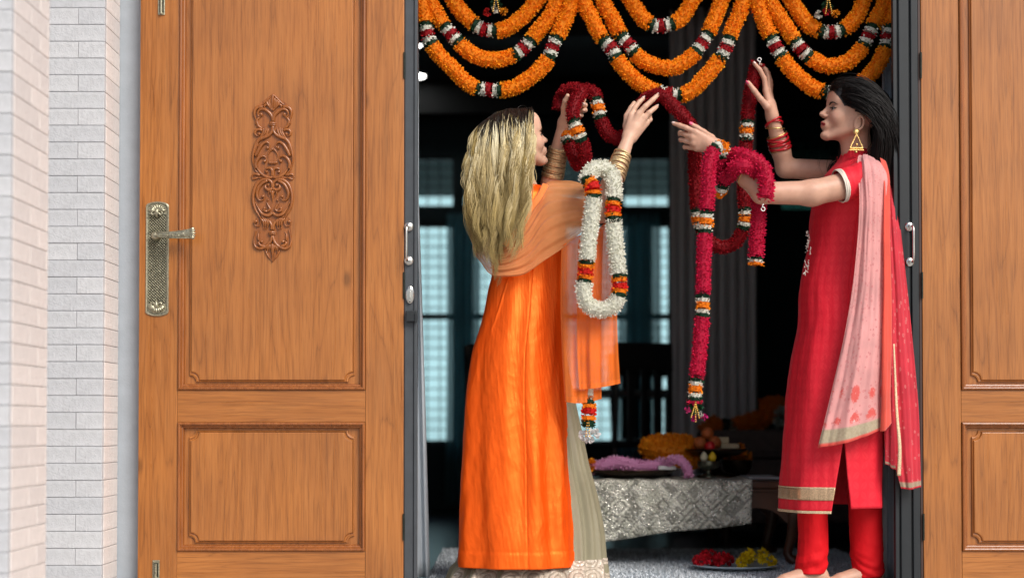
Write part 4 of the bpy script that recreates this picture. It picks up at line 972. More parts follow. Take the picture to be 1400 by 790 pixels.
# ---- white garland over the orange woman's forearm
wh_pts = [(835,236,-.06),(822,229,-.075),(808,234,-.10),(803,246,-.125),(811,257,-.14),(810,285,-.145),(806,320,-.145),(803,350,-.145),(801,372,-.14),(798,398,-.14),(804,417,-.14),(824,424,-.14),(842,414,-.14),(847,390,-.14),(843,350,-.14),(840,318,-.14),(838,287,-.13),(840,262,-.11),(838,245,-.085),(835,236,-.06)]
wg, wpath = garland('white_garland', 'white flower garland with orange and red bands looped over an arm', 'garland', wh_pts, .0305, 'white', (4, 8, 13, 16), 'oro', .075, ra=.0285, n=600)
t = thing('garland_tassel', 'red and orange garland end with white petals hanging below the orange scarf', 'garland', P(804, 545, -.06)); 
path = spline([P(806, 530, -.05), P(805, 560, -.055), P(804, 583, -.06)], 60); rng = np.random.default_rng(5)
for a, b, kd, rr in ((0, .30, 'white', .02), (.30, .42, 'green', .022), (.42, .52, 'orange_band', .027), (.52, .73, 'redflower_band', .027), (.73, .84, 'orange_band', .027), (.84, 1, 'green', .026)):
    V, F, C = petals_on(path[int(a*60):max(int(b*60), int(a*60)+4)], rr, kd, rng); obj(NAMES[kd], V, F, M['petal'], t, col=C)
for k, (u, v) in enumerate(((797, 595), (805, 600), (814, 592), (807, 592))): flower_tuft('white_flower', t, P(u, v, -.06-.006*k), .019, (.7,.7,.7), (.85,.85,.85), 16, 31+k, L=.019, w=.016)
for dx in (-3, 2): bead_string(t, P(804+dx*.4, 578, -.085), P(804+dx, 596, -.088), 6, .0030, M['gold'])
# ---- magenta garland draped on the red woman's forearm
mg_pts = [(1003,236,-.10),(990,246,-.085),(985,262,-.06),(978,258,-.03),(976,240,-.04),(984,212,-.115),(988,200,-.135),(975,207,-.15),(969,228,-.16),(968,262,-.16),(965,304,-.16),(962,360,-.16),(961,418,-.16),(957,475,-.16),(951,532,-.16),(950,552,-.16)]
g1, _ = garland('magenta_garland', 'long magenta garland strand hanging straight down from the red woman\'s wrist', 'garland', mg_pts, .0275, 'magenta', (2.2, 6, 10, 12, 14), 'wow', .076, ra=.0265, n=600)
mg2 = [(993,228,-.02),(1004,214,-.10),(1018,214,-.14),(1034,221,-.15),(1044,232,-.155),(1048,250,-.165),(1046,273,-.17)]
g2, _ = garland('magenta_garland', 'magenta garland rolled over the forearm, short end with white hook', 'garland', mg2, .030, 'magenta', (), n=300)
hook(g2, P(1043, 283, -.18), math.pi)
mg3 = [(1000,232,-.13),(1015,226,-.16),(1030,232,-.13),(1036,250,-.06),(1037,290,-.03),(1035,325,-.03),(1033,362,-.03)]
g3, _ = garland('magenta_garland', 'magenta garland end hanging beneath the elbow, banded at its tip', 'garland', mg3, .029, 'magenta', (6,), 'wow', .05, n=300)
p = P(950, 560, -.165); t = g1
flower_tuft('green_tuft', t, P(951, 556, -.16), .028, (.004,.03,.012), (.01,.08,.03), 40, 3)
for k, (u, v, c) in enumerate(((940, 560, (.75,.05,.25)), (958, 566, (.7,.7,.62)), (963, 570, (.65,.01,.2)), (949, 572, (.65,.01,.2)))): flower_tuft('flower', t, P(u, v, -.175), .012, np.array(c)*.6, c, 20, 50+k, w=.010)
for dx in (-6, 0, 5): bead_string(t, P(951, 550, -.19), P(951+dx, 576-abs(dx), -.19), 9, .0030, M['gold'])
# ================================================================ OFFERINGS ON THE TABLE
# sequinned cloth over the front of the table
def seqmat():
    q = N_('sequinned_silver_cloth'); v = q.coord('UV', (1, 1, 1)); 
    dia = q.n('TexVoronoi', ins={'Vector': v, 'Scale': 110, 'Randomness': 1}).outputs['Distance']
    seqv = q.n('TexVoronoi', ins={'Vector': v, 'Scale': 95, 'Randomness': .9}); sp = q.ramp(seqv.outputs['Distance'], [(.28, 1), (.40, 0)])
    a = q.coord('UV', (22, 22, 1), (0, 0, math.radians(45))); ck = q.n('TexVoronoi', distance='CHEBYCHEV', ins={'Vector': a, 'Scale': .7, 'Randomness': .8}).outputs['Distance']
    ring = q.ramp(q.math('FRACT', q.math('MULTIPLY', ck, 3.4)), [(.0, .45), (.2, 1), (.55, .9), (.75, .40), (1, .5)])
    nz = q.noise(v, 14, 4, .7)
    c = q.mix(q.ramp(nz, [(.35, 0), (.65, 1)]), (.46, .465, .38), (.92, .91, .80)); c = q.mix(1.0, c, ring, 'MULTIPLY')
    c = q.mix(sp, c, (.97, .96, .88));  # near-white colour on the sequin spots stands in for their sparkle
    q.set(Base_Color=c, Roughness=q.mix(sp, (.5,)*3, (.18,)*3), Metallic=q.math('MULTIPLY', sp, .85)); q.bump(q.math('ADD', dia, q.math('MULTIPLY', seqv.outputs['Distance'], .8)), 1.0, .006); return q.m
M['seq'] = seqmat()
def tablecloth():
    nu, nv = 90, 60; s = np.linspace(0, 1, nu)[:, None]+np.zeros((1, nv)); t = np.zeros((nu, 1))+np.linspace(0, 1, nv)[None]
    xa, xb = PX(788, TY0), PX(1028, TY0); X = xa+(xb-xa)*s
    top = .40; hl = PZ(745, .78); hr = PZ(716, .78); L = TZ+.006-(hl+(hr-hl)*np.clip(s*1.02, 0, 1)); L = L + .004*np.sin(s*9)
    tot = top+L; d = t*tot; Y = np.where(d < top, TY0-.012+top-d, TY0-.014-.008*np.sin((d-top)*14)+.010*vnoise(np.stack([(s*5+0*t).ravel(), (t*3).ravel()], 1), 4).reshape(s.shape)*np.clip((d-top)*8, 0, 1)); Z = np.where(d < top, TZ+.006+.002*np.sin(s*40), TZ+.006-(d-top)*.985)
    k = np.clip(1-np.abs(d-top)/.02, 0, 1); Z -= .004*k; X = X+.006*np.sin(d*9)
    o = obj('tablecloth', np.stack([X, Y, Z], 2).reshape(-1, 3), gridfaces(nu, nv), M['seq'], smooth=True, uv=np.stack([(s*.7).ravel(), (d).ravel()], 1), solid=.003, label='silver sequinned cloth hanging over the front of the low table', cat='cloth')
    return o
tablecloth()
def tray(name, lab, u0, u1, vt, Y, zb, m, prof_d=.6, cat='tray', foot=0.0):
    x0, x1 = PX(u0, Y), PX(u1, Y); R = (x1-x0)/2; zt = PZ(vt, Y); cx = (x0+x1)/2; h = zt-zb
    t = thing(name, lab, cat, (cx, Y, zb)); R0 = R*prof_d
    MB().rev([(R0*.1, 0), (R0, 0), (R*.88, h*.45), (R, h*.92), (R*1.01, h), (R*.97, h), (R*.85, h*.55), (R0*.95, .006), (R0*.1, .006)], 40, (cx, Y, zb)).build('dish', m, t, smooth=True)
    return t, cx, zt, R
M['brass_dark'] = simple('dark_tarnished_brass', (.055, .035, .022), .3, .9, var=.3, vscale=30)
M['pewter'] = simple('greenish_brass_goblet', (.16, .17, .13), .28, .9, var=.3, vscale=50)
zt0 = TZ+.009
t1, cx, zt, R = tray('flower_tray', 'wide dark brass tray filled with pink flowers on the sequinned cloth', 798, 924, 641, 1.02, zt0, M['brass_dark'])
rng = np.random.default_rng(3)
pk = thing('pink_garland', 'coil of pink flowers lying in the wide brass tray', 'garland', (cx, 1.02, zt))
path = spline([(PX(802, 1.0), .98, PZ(640, 1.0)), (PX(820, 1.0), .93, PZ(636, 1.0)), (PX(842, 1.0), .92, PZ(631, 1.0)), (PX(868, 1.0), .93, PZ(636, 1.0)), (PX(895, 1.0), .95, PZ(637, 1.0)), (PX(905, 1.0), 1.02, PZ(633, 1.0))], 160)
KIND['pink'] = dict(c0=(.75,.28,.58), c1=(.98,.66,.86), n=15, L=.024, w=.007, sp=.0065, rr=1.0); NAMES['pink'] = 'pink_petal_run'
V, F, C = petals_on(path, .030, 'pink', rng); obj('pink_petal_run', V, F, M['petal'], pk, col=C)
path = spline([(PX(905, 1.0), .94, PZ(642, 1.0)), (PX(912, 1.0), .90, PZ(629, 1.0)), (PX(925, 1.0), .86, PZ(628, 1.0)), (PX(934, 1.0), .86, PZ(640, 1.0)), (PX(936, 1.0), .86, PZ(650, 1.0))], 100)
V, F, C = petals_on(path, .022, 'pink', rng); obj('pink_petal_run', V, F, M['petal'], pk, col=C)
om = thing('marigold_bunch', 'small orange marigold at the left end of the wide brass tray', 'flower', P(808, 636, .95)); flower_tuft('petals', om, P(808, 636, .93), .030, (.75,.22,.01), (.95,.40,.02), 90, 8)
MB().box(P(900, 642, .90), P(922, 636, .97), .004).build('folded_paper', simple('white_paper', (.6, .62, .62), .7), label='folded white paper on the rim of the wide brass tray', cat='paper')
MB().box((PX(1020, 1.0), .95, zt0-.006), (PX(1062, 1.0), 1.2, zt0+.004), .002).build('folded_napkin', simple('white_napkin', (.42, .44, .46), .8), label='folded white napkin on bare table wood beside the cloth', cat='napkin')
# coil of marigolds behind
mc = thing('marigold_garland', 'coiled orange marigold garland heaped behind the pink flowers', 'garland', (PX(915, 1.2), 1.2, TZ), group=None)
KIND['mari_dark'] = dict(c0=(.80,.25,.006), c1=(.98,.42,.02), n=16, L=.020, w=.012, sp=.007, rr=1.0); NAMES['mari_dark'] = 'marigold_run'
a = np.linspace(0, 2*math.pi*1.05, 120); c0 = P(914, 612, 1.2); path = np.stack([c0[0]+.085*np.cos(a), 1.2+.03*np.sin(a), c0[2]+.018*np.sin(a)], 1)
V, F, C = petals_on(path, .047, 'mari_dark', rng); obj('marigold_run', V, F, M['petal'], mc, col=C)
path = spline([P(935, 604, 1.18), P(950, 612, 1.2), P(962, 622, 1.22), P(966, 634, 1.22)], 60); V, F, C = petals_on(path, .040, 'mari_dark', rng); obj('marigold_run', V, F, M['petal'], mc, col=C)
path = spline([P(905, 628, 1.15), P(930, 630, 1.12), P(950, 632, 1.15)], 60); V, F, C = petals_on(path, .030, 'mari_dark', rng); obj('marigold_run', V, F, M['petal'], mc, col=C)
# pedestal dish with sweets
Yd = 1.12; x0, x1 = PX(936, Yd), PX(1022, Yd); R = (x1-x0)/2; cxd = (x0+x1)/2; zr = PZ(613, Yd); pd = thing('pedestal_dish', 'dark pedestal dish carrying orange sweets behind the goblet', 'dish', (cxd, Yd, TZ+.009))
h = zr-TZ-.009
MB().rev([(.005, 0), (.085, 0), (.08, .008), (.03, .02), (.016, .035), (.014, h-.045), (.03, h-.036), (R*.7, h-.026), (R*.98, h-.004), (R, h), (R*.95, h-.002), (R*.6, h-.018), (.005, h-.020)], 36, (cxd, Yd, TZ+.009)).build('dish', M['brass_dark'], pd, smooth=True)
def ball(name, lab, u, v, Y, r, c, cat, grp):
    q = MB(); rr = np.linspace(-math.pi/2, math.pi/2, 14); q.rev([(max(.0005, r*math.cos(x)), r*math.sin(x)) for x in rr], 18, P(u, v, Y)); return q.build(name, c, None, smooth=True, label=lab, cat=cat, group=grp)
M['laddu'] = simple('orange_sweet', (.42, .10, .018), .6, var=.4, vscale=150, bump=.6, bscale=260); M['redball'] = simple('red_fruit', (.55, .015, .02), .35, var=.2, vscale=40)
gp = 'round sweets and fruit on the pedestal dish'
ball('sweet', 'round orange sweet topping the pile on the pedestal dish', 967, 592.5, 1.13, .027, M['laddu'], 'sweet', gp); ball('sweet', 'round orange sweet left below the topmost one', 957, 606, 1.09, .028, M['laddu'], 'sweet', gp)
ball('sweet', 'round orange sweet right below the topmost one', 977, 605, 1.10, .028, M['laddu'], 'sweet', gp); ball('fruit', 'small bright red fruit at the front of the sweets', 970.5, 610, 1.03, .022, M['redball'], 'fruit', gp)
M['cream'] = simple('cream_sweet_block', (.50, .42, .26), .6, var=.1)
MB().box(P(978, 606, 1.14), P(994, 597, 1.20), .004).build('sweet_block', M['cream'], label='upper cream block of sweet beside the orange balls', cat='sweet', group='cream sweet blocks')
MB().box(P(986, 613, 1.10), P(1008, 606, 1.16), .004).build('sweet_block', M['cream'], label='lower cream block of sweet at the dish rim', cat='sweet', group='cream sweet blocks')
om = thing('marigold_bunch', 'orange marigold head at the right rim of the pedestal dish', 'flower', P(1013, 610, 1.12)); flower_tuft('petals', om, P(1012, 611, 1.14), .022, (.6,.16,.01), (.85,.30,.02), 70, 9)
t3, cx3, zt3, R3 = tray('brass_bowl', 'dark bowl of marigolds behind the pedestal dish', 985, 1028, 628, 1.25, TZ+.001, M['brass_dark'], .5)
om = thing('marigold_bunch', 'orange marigolds heaped in the dark bowl beside the bench', 'flower', P(1010, 624, 1.25))
for k, (u, v) in enumerate(((998, 626), (1010, 622), (1020, 624))): flower_tuft('petals', om, P(u, v, 1.25), .030, (.6,.18,.01), (.85,.33,.02), 70, 19+k)
# goblet with white and yellow buds
Yg = .98; xg = PX(968, Yg); zg = PZ(630, Yg); hg = zg-zt0; gb = thing('goblet', 'squat greenish brass goblet in front of the pedestal dish', 'goblet', (xg, Yg, zt0)); Rg = (PX(983, Yg)-PX(953, Yg))/2
MB().rev([(.004, 0), (.032, 0), (.030, .006), (.012, .014), (.010, .020), (.014, .024), (.010, .028), (.012, hg*.45), (Rg*.9, hg*.62), (Rg*1.05, hg*.8), (Rg, hg*.96), (Rg*1.04, hg), (Rg*.93, hg), (Rg*.9, hg*.8), (.004, hg*.6)], 30, (xg, Yg, zt0)).build('cup', M['pewter'], gb, smooth=True)
for u, c, l in ((962.5, (.62,.60,.42), 'cream bud standing in the goblet'), (974, (.80,.55,.02), 'yellow bud standing in the goblet')):
    q = MB(); q.rev([(.001, -.012), (.010, -.010), (.016, .002), (.015, .012), (.008, .024), (.001, .030)], 14, P(u, 627, Yg)); q.build('bud', simple('bud_'+l.split()[0], c, .5), smooth=True, label=l, cat='flower bud', group='buds in the goblet')
# little brass drops under the trays
# garland lying on the bench behind
bg_ = thing('marigold_garland', 'dim orange marigold garland lying along the brown bench', 'garland', P(1020, 580, 2.2))
KIND['mari_dim'] = dict(c0=(.50,.11,.006), c1=(.68,.19,.012), n=16, L=.022, w=.014, sp=.008, rr=1.0); NAMES['mari_dim'] = 'marigold_run'  # marigold colours darkened, the dim light over the bench painted in
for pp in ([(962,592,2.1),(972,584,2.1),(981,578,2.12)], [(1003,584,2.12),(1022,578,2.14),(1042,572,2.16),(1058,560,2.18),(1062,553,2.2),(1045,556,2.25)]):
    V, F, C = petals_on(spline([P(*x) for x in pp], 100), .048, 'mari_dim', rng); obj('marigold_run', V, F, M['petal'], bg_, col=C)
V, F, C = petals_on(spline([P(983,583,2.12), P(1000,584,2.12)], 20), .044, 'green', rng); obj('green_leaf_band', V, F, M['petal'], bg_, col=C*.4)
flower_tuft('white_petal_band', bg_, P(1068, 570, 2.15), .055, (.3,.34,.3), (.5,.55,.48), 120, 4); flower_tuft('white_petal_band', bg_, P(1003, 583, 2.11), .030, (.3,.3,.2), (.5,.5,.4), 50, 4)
# plate on the rug with red and yellow flowers
Yp = .60; x0, x1 = PX(943, Yp), PX(1062, Yp); cxp = (x0+x1)/2; Rp = (x1-x0)/2
pt = thing('plate', 'pale blue rimmed plate on the rug holding red and yellow flowers', 'plate', (cxp, Yp, .012)); MB().rev([(.01, .018), (Rp*.6, .018), (Rp*.9, .026), (Rp, .032), (Rp*1.005, .035), (Rp*.9, .032), (Rp*.6, .024), (.01, .023)], 48, (cxp, Yp, .0)).build('dish', simple('plate_glaze', (.45, .55, .62), .2), pt, smooth=True)
rp = thing('red_petals', 'heap of deep red petals on the left of the floor plate', 'flowers', P(975, 772, Yp)); yp = thing('yellow_flowers', 'heap of yellow chrysanthemums on the right of the floor plate', 'flowers', P(1030, 772, Yp))
for k in range(16):
    u = 950+random.random()*52; y = Yp+random.uniform(-.08, .1); h = .045+.03*math.sin((u-948)/54*math.pi)*random.random(); flower_tuft('red_flower', rp, (PX(u, y), y, h), .022, (.35,.003,.008), (.68,.01,.03), 26, 60+k, w=.016)
for k in range(16):
    u = 1005+random.random()*50; y = Yp+random.uniform(-.08, .1); h = .043+.03*math.sin((u-1003)/54*math.pi)*random.random(); flower_tuft('yellow_flower', yp, (PX(u, y), y, h), .024, (.78,.52,.004), (.92,.72,.02), 40, 90+k, w=.007)
# ================================================================ RED WOMAN
REDSKIN = (.58, .34, .245); ORSKIN = (.64, .40, .29)
M['skin'] = skinmat('skin', 1); M['hairm_black'] = hairmat('black_hair', .5, .3); M['hairm_blonde'] = hairmat('blonde_hair', .42, .4)
M['pinknail'] = simple('pink_nail', (.80, .10, .22), .25, var=.02); M['palenail'] = simple('pale_nail', (.70, .52, .48), .25, var=.02)
M['goldb'] = simple('gold_bangle', (.72, .50, .20), .30, 1.0, var=.15, vscale=200, bump=.3, bscale=500); M['palegold'] = simple('pale_gold_bangle', (.74, .56, .32), .40, .85, var=.2, vscale=200, bump=.4, bscale=500); M['redb'] = simple('red_bangle', (.42, .008, .015), .25, var=.1)
def bangle(parent, c, ax, r, w, m, tilt=0, seed=0):
    ax = nrm(np.array(ax)+np.array([math.sin(seed*2.3)*tilt, math.cos(seed*1.7)*tilt, 0])); th = np.linspace(0, 2*np.pi, 33)[:-1]; x = nrm(np.cross([0, 1, .1], ax)); y = np.cross(ax, x)
    pts = np.array(c)+r*(np.cos(th)[:, None]*x+np.sin(th)[:, None]*y); V, F = tube_closed(pts, w, ax, x, y, th); return obj('bangle', V, F, m, parent, smooth=True)
def tube_closed(pts, w, ax, x, y, th, n=6):
    V = []; F = []
    for i, p in enumerate(pts):
        rad = np.cos(th[i])*x+np.sin(th[i])*y
        for k in range(n): a = 2*math.pi*k/n; V.append(p+w*(math.cos(a)*rad*.8+math.sin(a)*ax))
    m = len(pts)
    for i in range(m):
        for k in range(n): F.append((i*n+k, ((i+1) % m)*n+k, ((i+1) % m)*n+(k+1) % n, i*n+(k+1) % n))
    return np.array(V), F
def woman_red():
    S = SDF(); O = P(1167, 155.5, .10); F = np.array([-.985, -.10, .174]); U = np.array([.174, 0, .985])
    g, R = head_prims(S, O, F, U, 1.0)
    neck0, neck1 = P(1172, 178, .11), P(1176, 222, .13)
    S.rc(neck0, neck1, .043, .047, .02); S.rc(P(1160, 190, .10), P(1163, 226, .12), .026, .032, .025)
    # torso, pelvis, legs (under the clothes)
    cy = .12
    S.rc(P(1176, 236, cy-.10), P(1172, 236, cy+.12), .042, .042, .03); S.el(P(1160, 275, cy), (.095, .15, .12), None, .04); S.el(P(1152, 360, cy), (.085, .12, .14), None, .05); S.el(P(1150, 450, cy), (.105, .15, .13), None, .05)
    kn1, kn2 = P(1112, 600, cy-.0), P(1180, 600, cy+.02)
    S.rc(P(1135, 480, cy-.07), kn1, .075, .050, .03); S.rc(P(1165, 480, cy+.07), kn2, .075, .05, .03)
    an1, an2 = P(1112, 768, cy-.01), P(1187, 770, cy+.02)
    S.rc(kn1, an1, .05, .030, .02); S.rc(kn2, an2, .05, .03, .02)
    for an, dx in ((an1, -1), (an2, -1)):
        z0 = .0
        h = np.array([an[0]+.02, an[1], .032]); S.rc(an, h, .030, .030, .02); b = np.array([an[0]-.105, an[1]-.03, .020]); S.rc(np.array([an[0], an[1], .045]), b, .034, .020, .02); S.rc(h, b, .028, .020, .02)
        S.rc(b, b+np.array([-.045, -.012, -.006]), .019, .013, .01)
        for i in range(4): q = b+np.array([-.035+.006*i, -.022+.017*i, -.006]); S.rc(q, q+np.array([-.022+.003*i, -.004, -.003]), .0085, .007, .003)
    # near (left) arm
    sh, el, wr = P(1172, 250, -.05), P(1042, 264, -.10), P(985, 202, -.03)
    S.rc(sh, P(1110, 264, -.085), .047, .042, .03); S.rc(P(1110, 264, -.085), el, .042, .036, .02); S.rc(el, el+(wr-el)*.35, .036, .035, .012); S.rc(el+(wr-el)*.35, wr, .035, .0215, .012)
    w1, f1, t1 = hand_prims(S, (983, 201, -.03), None, [
        [(951, 181, -.035), (938, 175, -.03), (929, 171.5, -.02), (921, 169, -.01)], [(947, 188, -.032), (937, 184, -.015), (930, 182, .005), (929, 184, .028)],
        [(948, 196, -.028), (938, 193, -.010), (931, 191, .008), (931, 193, .03)], [(953, 203, -.022), (943, 202, -.005), (936, 201, .01), (936, 203, .03)]],
        [(972, 189, .0), (962, 181, .012), (953, 175, .018), (945, 170, .018)])
    # far (right) arm
    sh, el, wr = P(1165, 236, .27), P(1074, 230, .27), P(1056, 162, .205)
    S.rc(sh, el, .042, .035, .03); S.rc(el, el+(wr-el)*.35, .034, .033, .012); S.rc(el+(wr-el)*.35, wr, .033, .0205, .012)
    w2, f2, t2 = hand_prims(S, (1056, 160, .205), None, [
        [(1047, 124, .19), (1045, 108, .18), (1039, 96, .17), (1031, 87, .163)], [(1050, 124, .21), (1050, 107, .205), (1047, 96, .20), (1040, 89, .195)],
        [(1052, 127, .23), (1053, 111, .225), (1050, 100, .22), (1044, 93, .22)], [(1053, 131, .25), (1054, 116, .245), (1052, 107, .24), (1047, 101, .24)]],
        [(1049, 146, .175), (1040, 136, .165), (1031, 124, .158), (1023, 113, .155)])
    V, Q = S.mesh(.0026)
    lip = (.36, .012, .03)
    C = paint(V, REDSKIN, [(g(.070, .036, -.03), .03*1.0, (.62, .31, .24), 1.2), (g(.070, -.036, -.03), .03, (.56, .26, .20), 1.2),
        *lips_paint(g, lip), (g(.078, .030, .006), (.014, .018, .009), (.26, .13, .10), .8), (g(.078, -.030, .006), (.014, .018, .009), (.26, .13, .10), .8)]
        + [(f[3], .010, (.58, .30, .24), 1.0) for f in f1+f2])
    body = obj('person', V, Q, M['skin'], smooth=True, col=C, label='dark haired woman in red kurta raising a red garland in doorway', cat='person')
    W = body
    eye(W, g, S); 
    nail(W, t1[3], t1[2], np.array([-.2, -.8, .5]), M['pinknail'], .0062, .013); nail(W, t2[3], t2[2], np.array([-.8, -.4, .0]), M['pinknail'], .0062, .014)
    for f, a in ((f2[0], (-.6, -.3, .7)), (f1[0], (0, -.8, .6))): nail(W, f[3], f[2], np.array(a, float), M['palenail'])
    # bindi line, brows
    for s in (-1, 1):
        pts = spline([g(.0885, s*.012, .0150), g(.0875, s*.024, .0195), g(.080, s*.036, .0200), g(.070, s*.046, .013)], 14); pts = push(pts, S, .0004)
        MB().tube(pts, [.0018, .0028, .0033, .0034, .0034, .0033, .0031, .0029, .0027, .0024, .0020, .0016, .0012, .0008], 6, flat=.6).build('eyebrow', M['lash'], W, smooth=True)
    # earring
    e0 = g(.002, .0785, -.078); er = MB()
    er = thing_part = MB(); er.rev([(.001, -.003), (.010, -.002), (.0105, .001), (.006, .004), (.001, .0045)], 18, e0+np.array([0, -.003, 0]), (0, -1, 0)); ep = er.build('earring', M['goldb'], W)
    top = e0+np.array([.000, -.006, -.009]); hgt = .048; hwid = .021
    A, B_, C_ = top, top+np.array([-hwid-.002, -.001, -hgt]), top+np.array([hwid, .001, -hgt])
    m_ = MB(); [m_.tube([a, b], .0026, 6) for a, b in ((A, B_), (A, C_))]; m_.tube([B_, C_], .0038, 6); m_.tube([B_+np.array([-.003, 0, -.007]), C_+np.array([.003, 0, -.007])], .0030, 6); m_.build('earring_drop', M['goldb'], ep)
    m_ = MB(); m_.rev([(.0005, -.005), (.005, -.003), (.006, 0), (.004, .004), (.0005, .006)], 10, (B_+C_)/2+np.array([-.002, -.002, -.015])); m_.build('bead', M['goldb'], ep, smooth=True)
    m_ = MB(); m_.rev([(.0005, -.005), (.005, -.002), (.005, .002), (.0005, .005)], 10, (A+B_+C_)/3+np.array([0, -.001, -.004])); m_.build('bead', M['goldb'], ep, smooth=True)
    # bangles: near arm two thin gold, far arm red and gold
    el, wr = P(1042, 264, -.10), P(985, 202, -.03)
    for i, t in enumerate((.34, .40)): bangle(W, el+(wr-el)*t, wr-el, .0385, .0022, M['goldb'], .08, i)
    bangle(W, el+(wr-el)*.62, wr-el, .036, .0022, M['goldb'], .2, 5)
    el, wr = P(1074, 230, .27), P(1056, 162, .205)
    for i, t in enumerate(np.linspace(.38, .66, 9)): bangle(W, el+(wr-el)*t, wr-el, .0385-.003*(t-.4)/.3, .0046 if i % 4 else .0030, M['goldb'] if i in (0, 4, 8) else M['redb'], .03, i)
    bangle(W, el+(wr-el)*.80, wr-el, .0335, .0028, M['goldb'], .10, 3); bangle(W, el+(wr-el)*.88, wr-el, .031, .0035, M['redb'], .12, 4); bangle(W, el+(wr-el)*.92, wr-el, .031, .0035, M['redb'], .12, 7)
    return W, S, g, O
def push(pts, S, off):
    pts = np.array(pts, float)
    for _ in range(4):
        v = S.ev(pts); e = .001; gr = np.stack([S.ev(pts+np.eye(3)[k]*e)-S.ev(pts-np.eye(3)[k]*e) for k in range(3)], 1); gr /= np.linalg.norm(gr, axis=1)[:, None]+1e-9; pts = pts+gr*(off-v)[:, None]
    return pts
M['lash'] = simple('brow_and_lash', (.012, .008, .007), .6, var=.05); M['eyewhite'] = simple('eye_white', (.62, .58, .56), .15, var=.02); M['iris'] = simple('brown_iris', (.03, .014, .008), .1)
def eye(W, g, S):
    for s in (-1, 1):
        c = g(.0742, s*.030, -.0025); F = nrm(g(1, 0, -.10)-g(0, 0, 0))
        m_ = MB(); rr = np.linspace(-math.pi/2, math.pi/2, 12); m_.rev([(max(.0003, .0124*math.cos(x)), .0124*math.sin(x)) for x in rr], 16, c, F); e = m_.build('eye', M['eyewhite'], W, smooth=True)
        m_ = MB(); m_.rev([(.0003, .0030), (.003, .0027), (.0058, .0012), (.006, 0), (.0003, -.001)], 16, c+F*.0102, F); m_.build('iris', M['iris'], e, smooth=True)
        # upper lid and lash line, half lowered
        U = nrm(g(0, 0, 1)-g(0, 0, 0)); Fw = nrm(g(1, 0, 0)-g(0, 0, 0)); Lf = nrm(g(0, 1, 0)-g(0, 0, 0)); V = []; Fc = []; R_ = .0136
        n1, n2 = 12, 9
        for i in range(n1):
            a = math.radians(-75+150*i/(n1-1))
            for j in range(n2):
                b = math.radians(10+50*j/(n2-1)); V.append(c+R_*(Fw*math.cos(a)*math.cos(b)+Lf*math.sin(a)*math.cos(b)+U*math.sin(b)))
        for i in range(n1-1):
            for j in range(n2-1): Fc.append((i*n2+j, i*n2+j+1, (i+1)*n2+j+1, (i+1)*n2+j))
        obj('eyelid', V, Fc, simple('eyelid_skin', (.30, .16, .12), .5, var=.05), W, smooth=True)
        pts = [c+R_*1.03*(Fw*math.cos(a)*.995+Lf*math.sin(a)+U*(.17-.22*abs(math.sin(a))**2)) for a in np.radians(np.linspace(-72, 72, 14))]
        MB().tube(pts, .0016, 5).build('eyelash', M['lash'], W)
        low = [c+R_*1.005*(Fw*math.cos(a)+Lf*math.sin(a)+U*(-.42+.26*abs(math.sin(a))**2)) for a in np.radians(np.linspace(-60, 60, 12))]
        MB().tube(low, .0008, 5).build('eyelash', M['lash'], W)
        out = c+R_*(Fw*.25+Lf*s*1.0+U*-.05); MB().tube([out, out+Fw*-.002+Lf*s*.006+U*.0015], [.0010, .0003], 5).build('eyelash', M['lash'], W)
        k = 7
        for q in range(k):
            a = math.radians(-60+120*q/(k-1)); b0 = c+R_*(Fw*math.cos(a)+Lf*math.sin(a)+U*.10); MB().tube([b0, b0+Fw*.006*math.cos(a)+Lf*.004*math.sin(a)-U*.0015, b0+Fw*.009*math.cos(a)+Lf*.006*math.sin(a)+U*.0005], [.0007, .0006, .0002], 4).build('eyelash', M['lash'], W)
WR, SR, gR, OR = woman_red()
def scalp_w(d, lim=.725, sl=.55):
    """1 where hair grows, d unit directions in (forward, left, up)"""
    x, y, z = d[:, 0], d[:, 1], d[:, 2]
    ok = (x < lim+sl*(z+.1)) & (z > -.75)
    ok &= ~((z < -.42) & (x > -.45)) & ~((z < -.25) & (x > .30))
    return ok
def scalp_dirs(n, rng, **k):
    out = []; tot = 0
    while tot < n:
        d = rng.normal(size=(n*2, 3)); d /= np.linalg.norm(d, axis=1)[:, None]; d = d[scalp_w(d, **k)]; out.append(d); tot += len(d)
    return np.vstack(out)[:n]
def scalp_paint(body, O, F, U, col, **k):
    me = body.data; n = len(me.vertices); V = np.zeros(n*3, np.float32); me.vertices.foreach_get('co', V); V = V.reshape(-1, 3)+LOC[body.name]
    F = nrm(F); U = nrm(U); Lf = nrm(np.cross(U, F)); c = O+F*-.014+U*.030; r = V-c; near = np.linalg.norm(r, axis=1) < .15
    d = np.stack([r @ F/.098, r @ Lf/.076, r @ U/.086], 1); d /= np.linalg.norm(d, axis=1)[:, None]; ok = near & scalp_w(d, **k) & ((V-O) @ U > -.07)
    C = np.zeros(n*4, np.float32); a = me.color_attributes['Col'].data; a.foreach_get('color', C); C = C.reshape(-1, 4); C[ok, :3] = col; a.foreach_set('color', C.ravel())
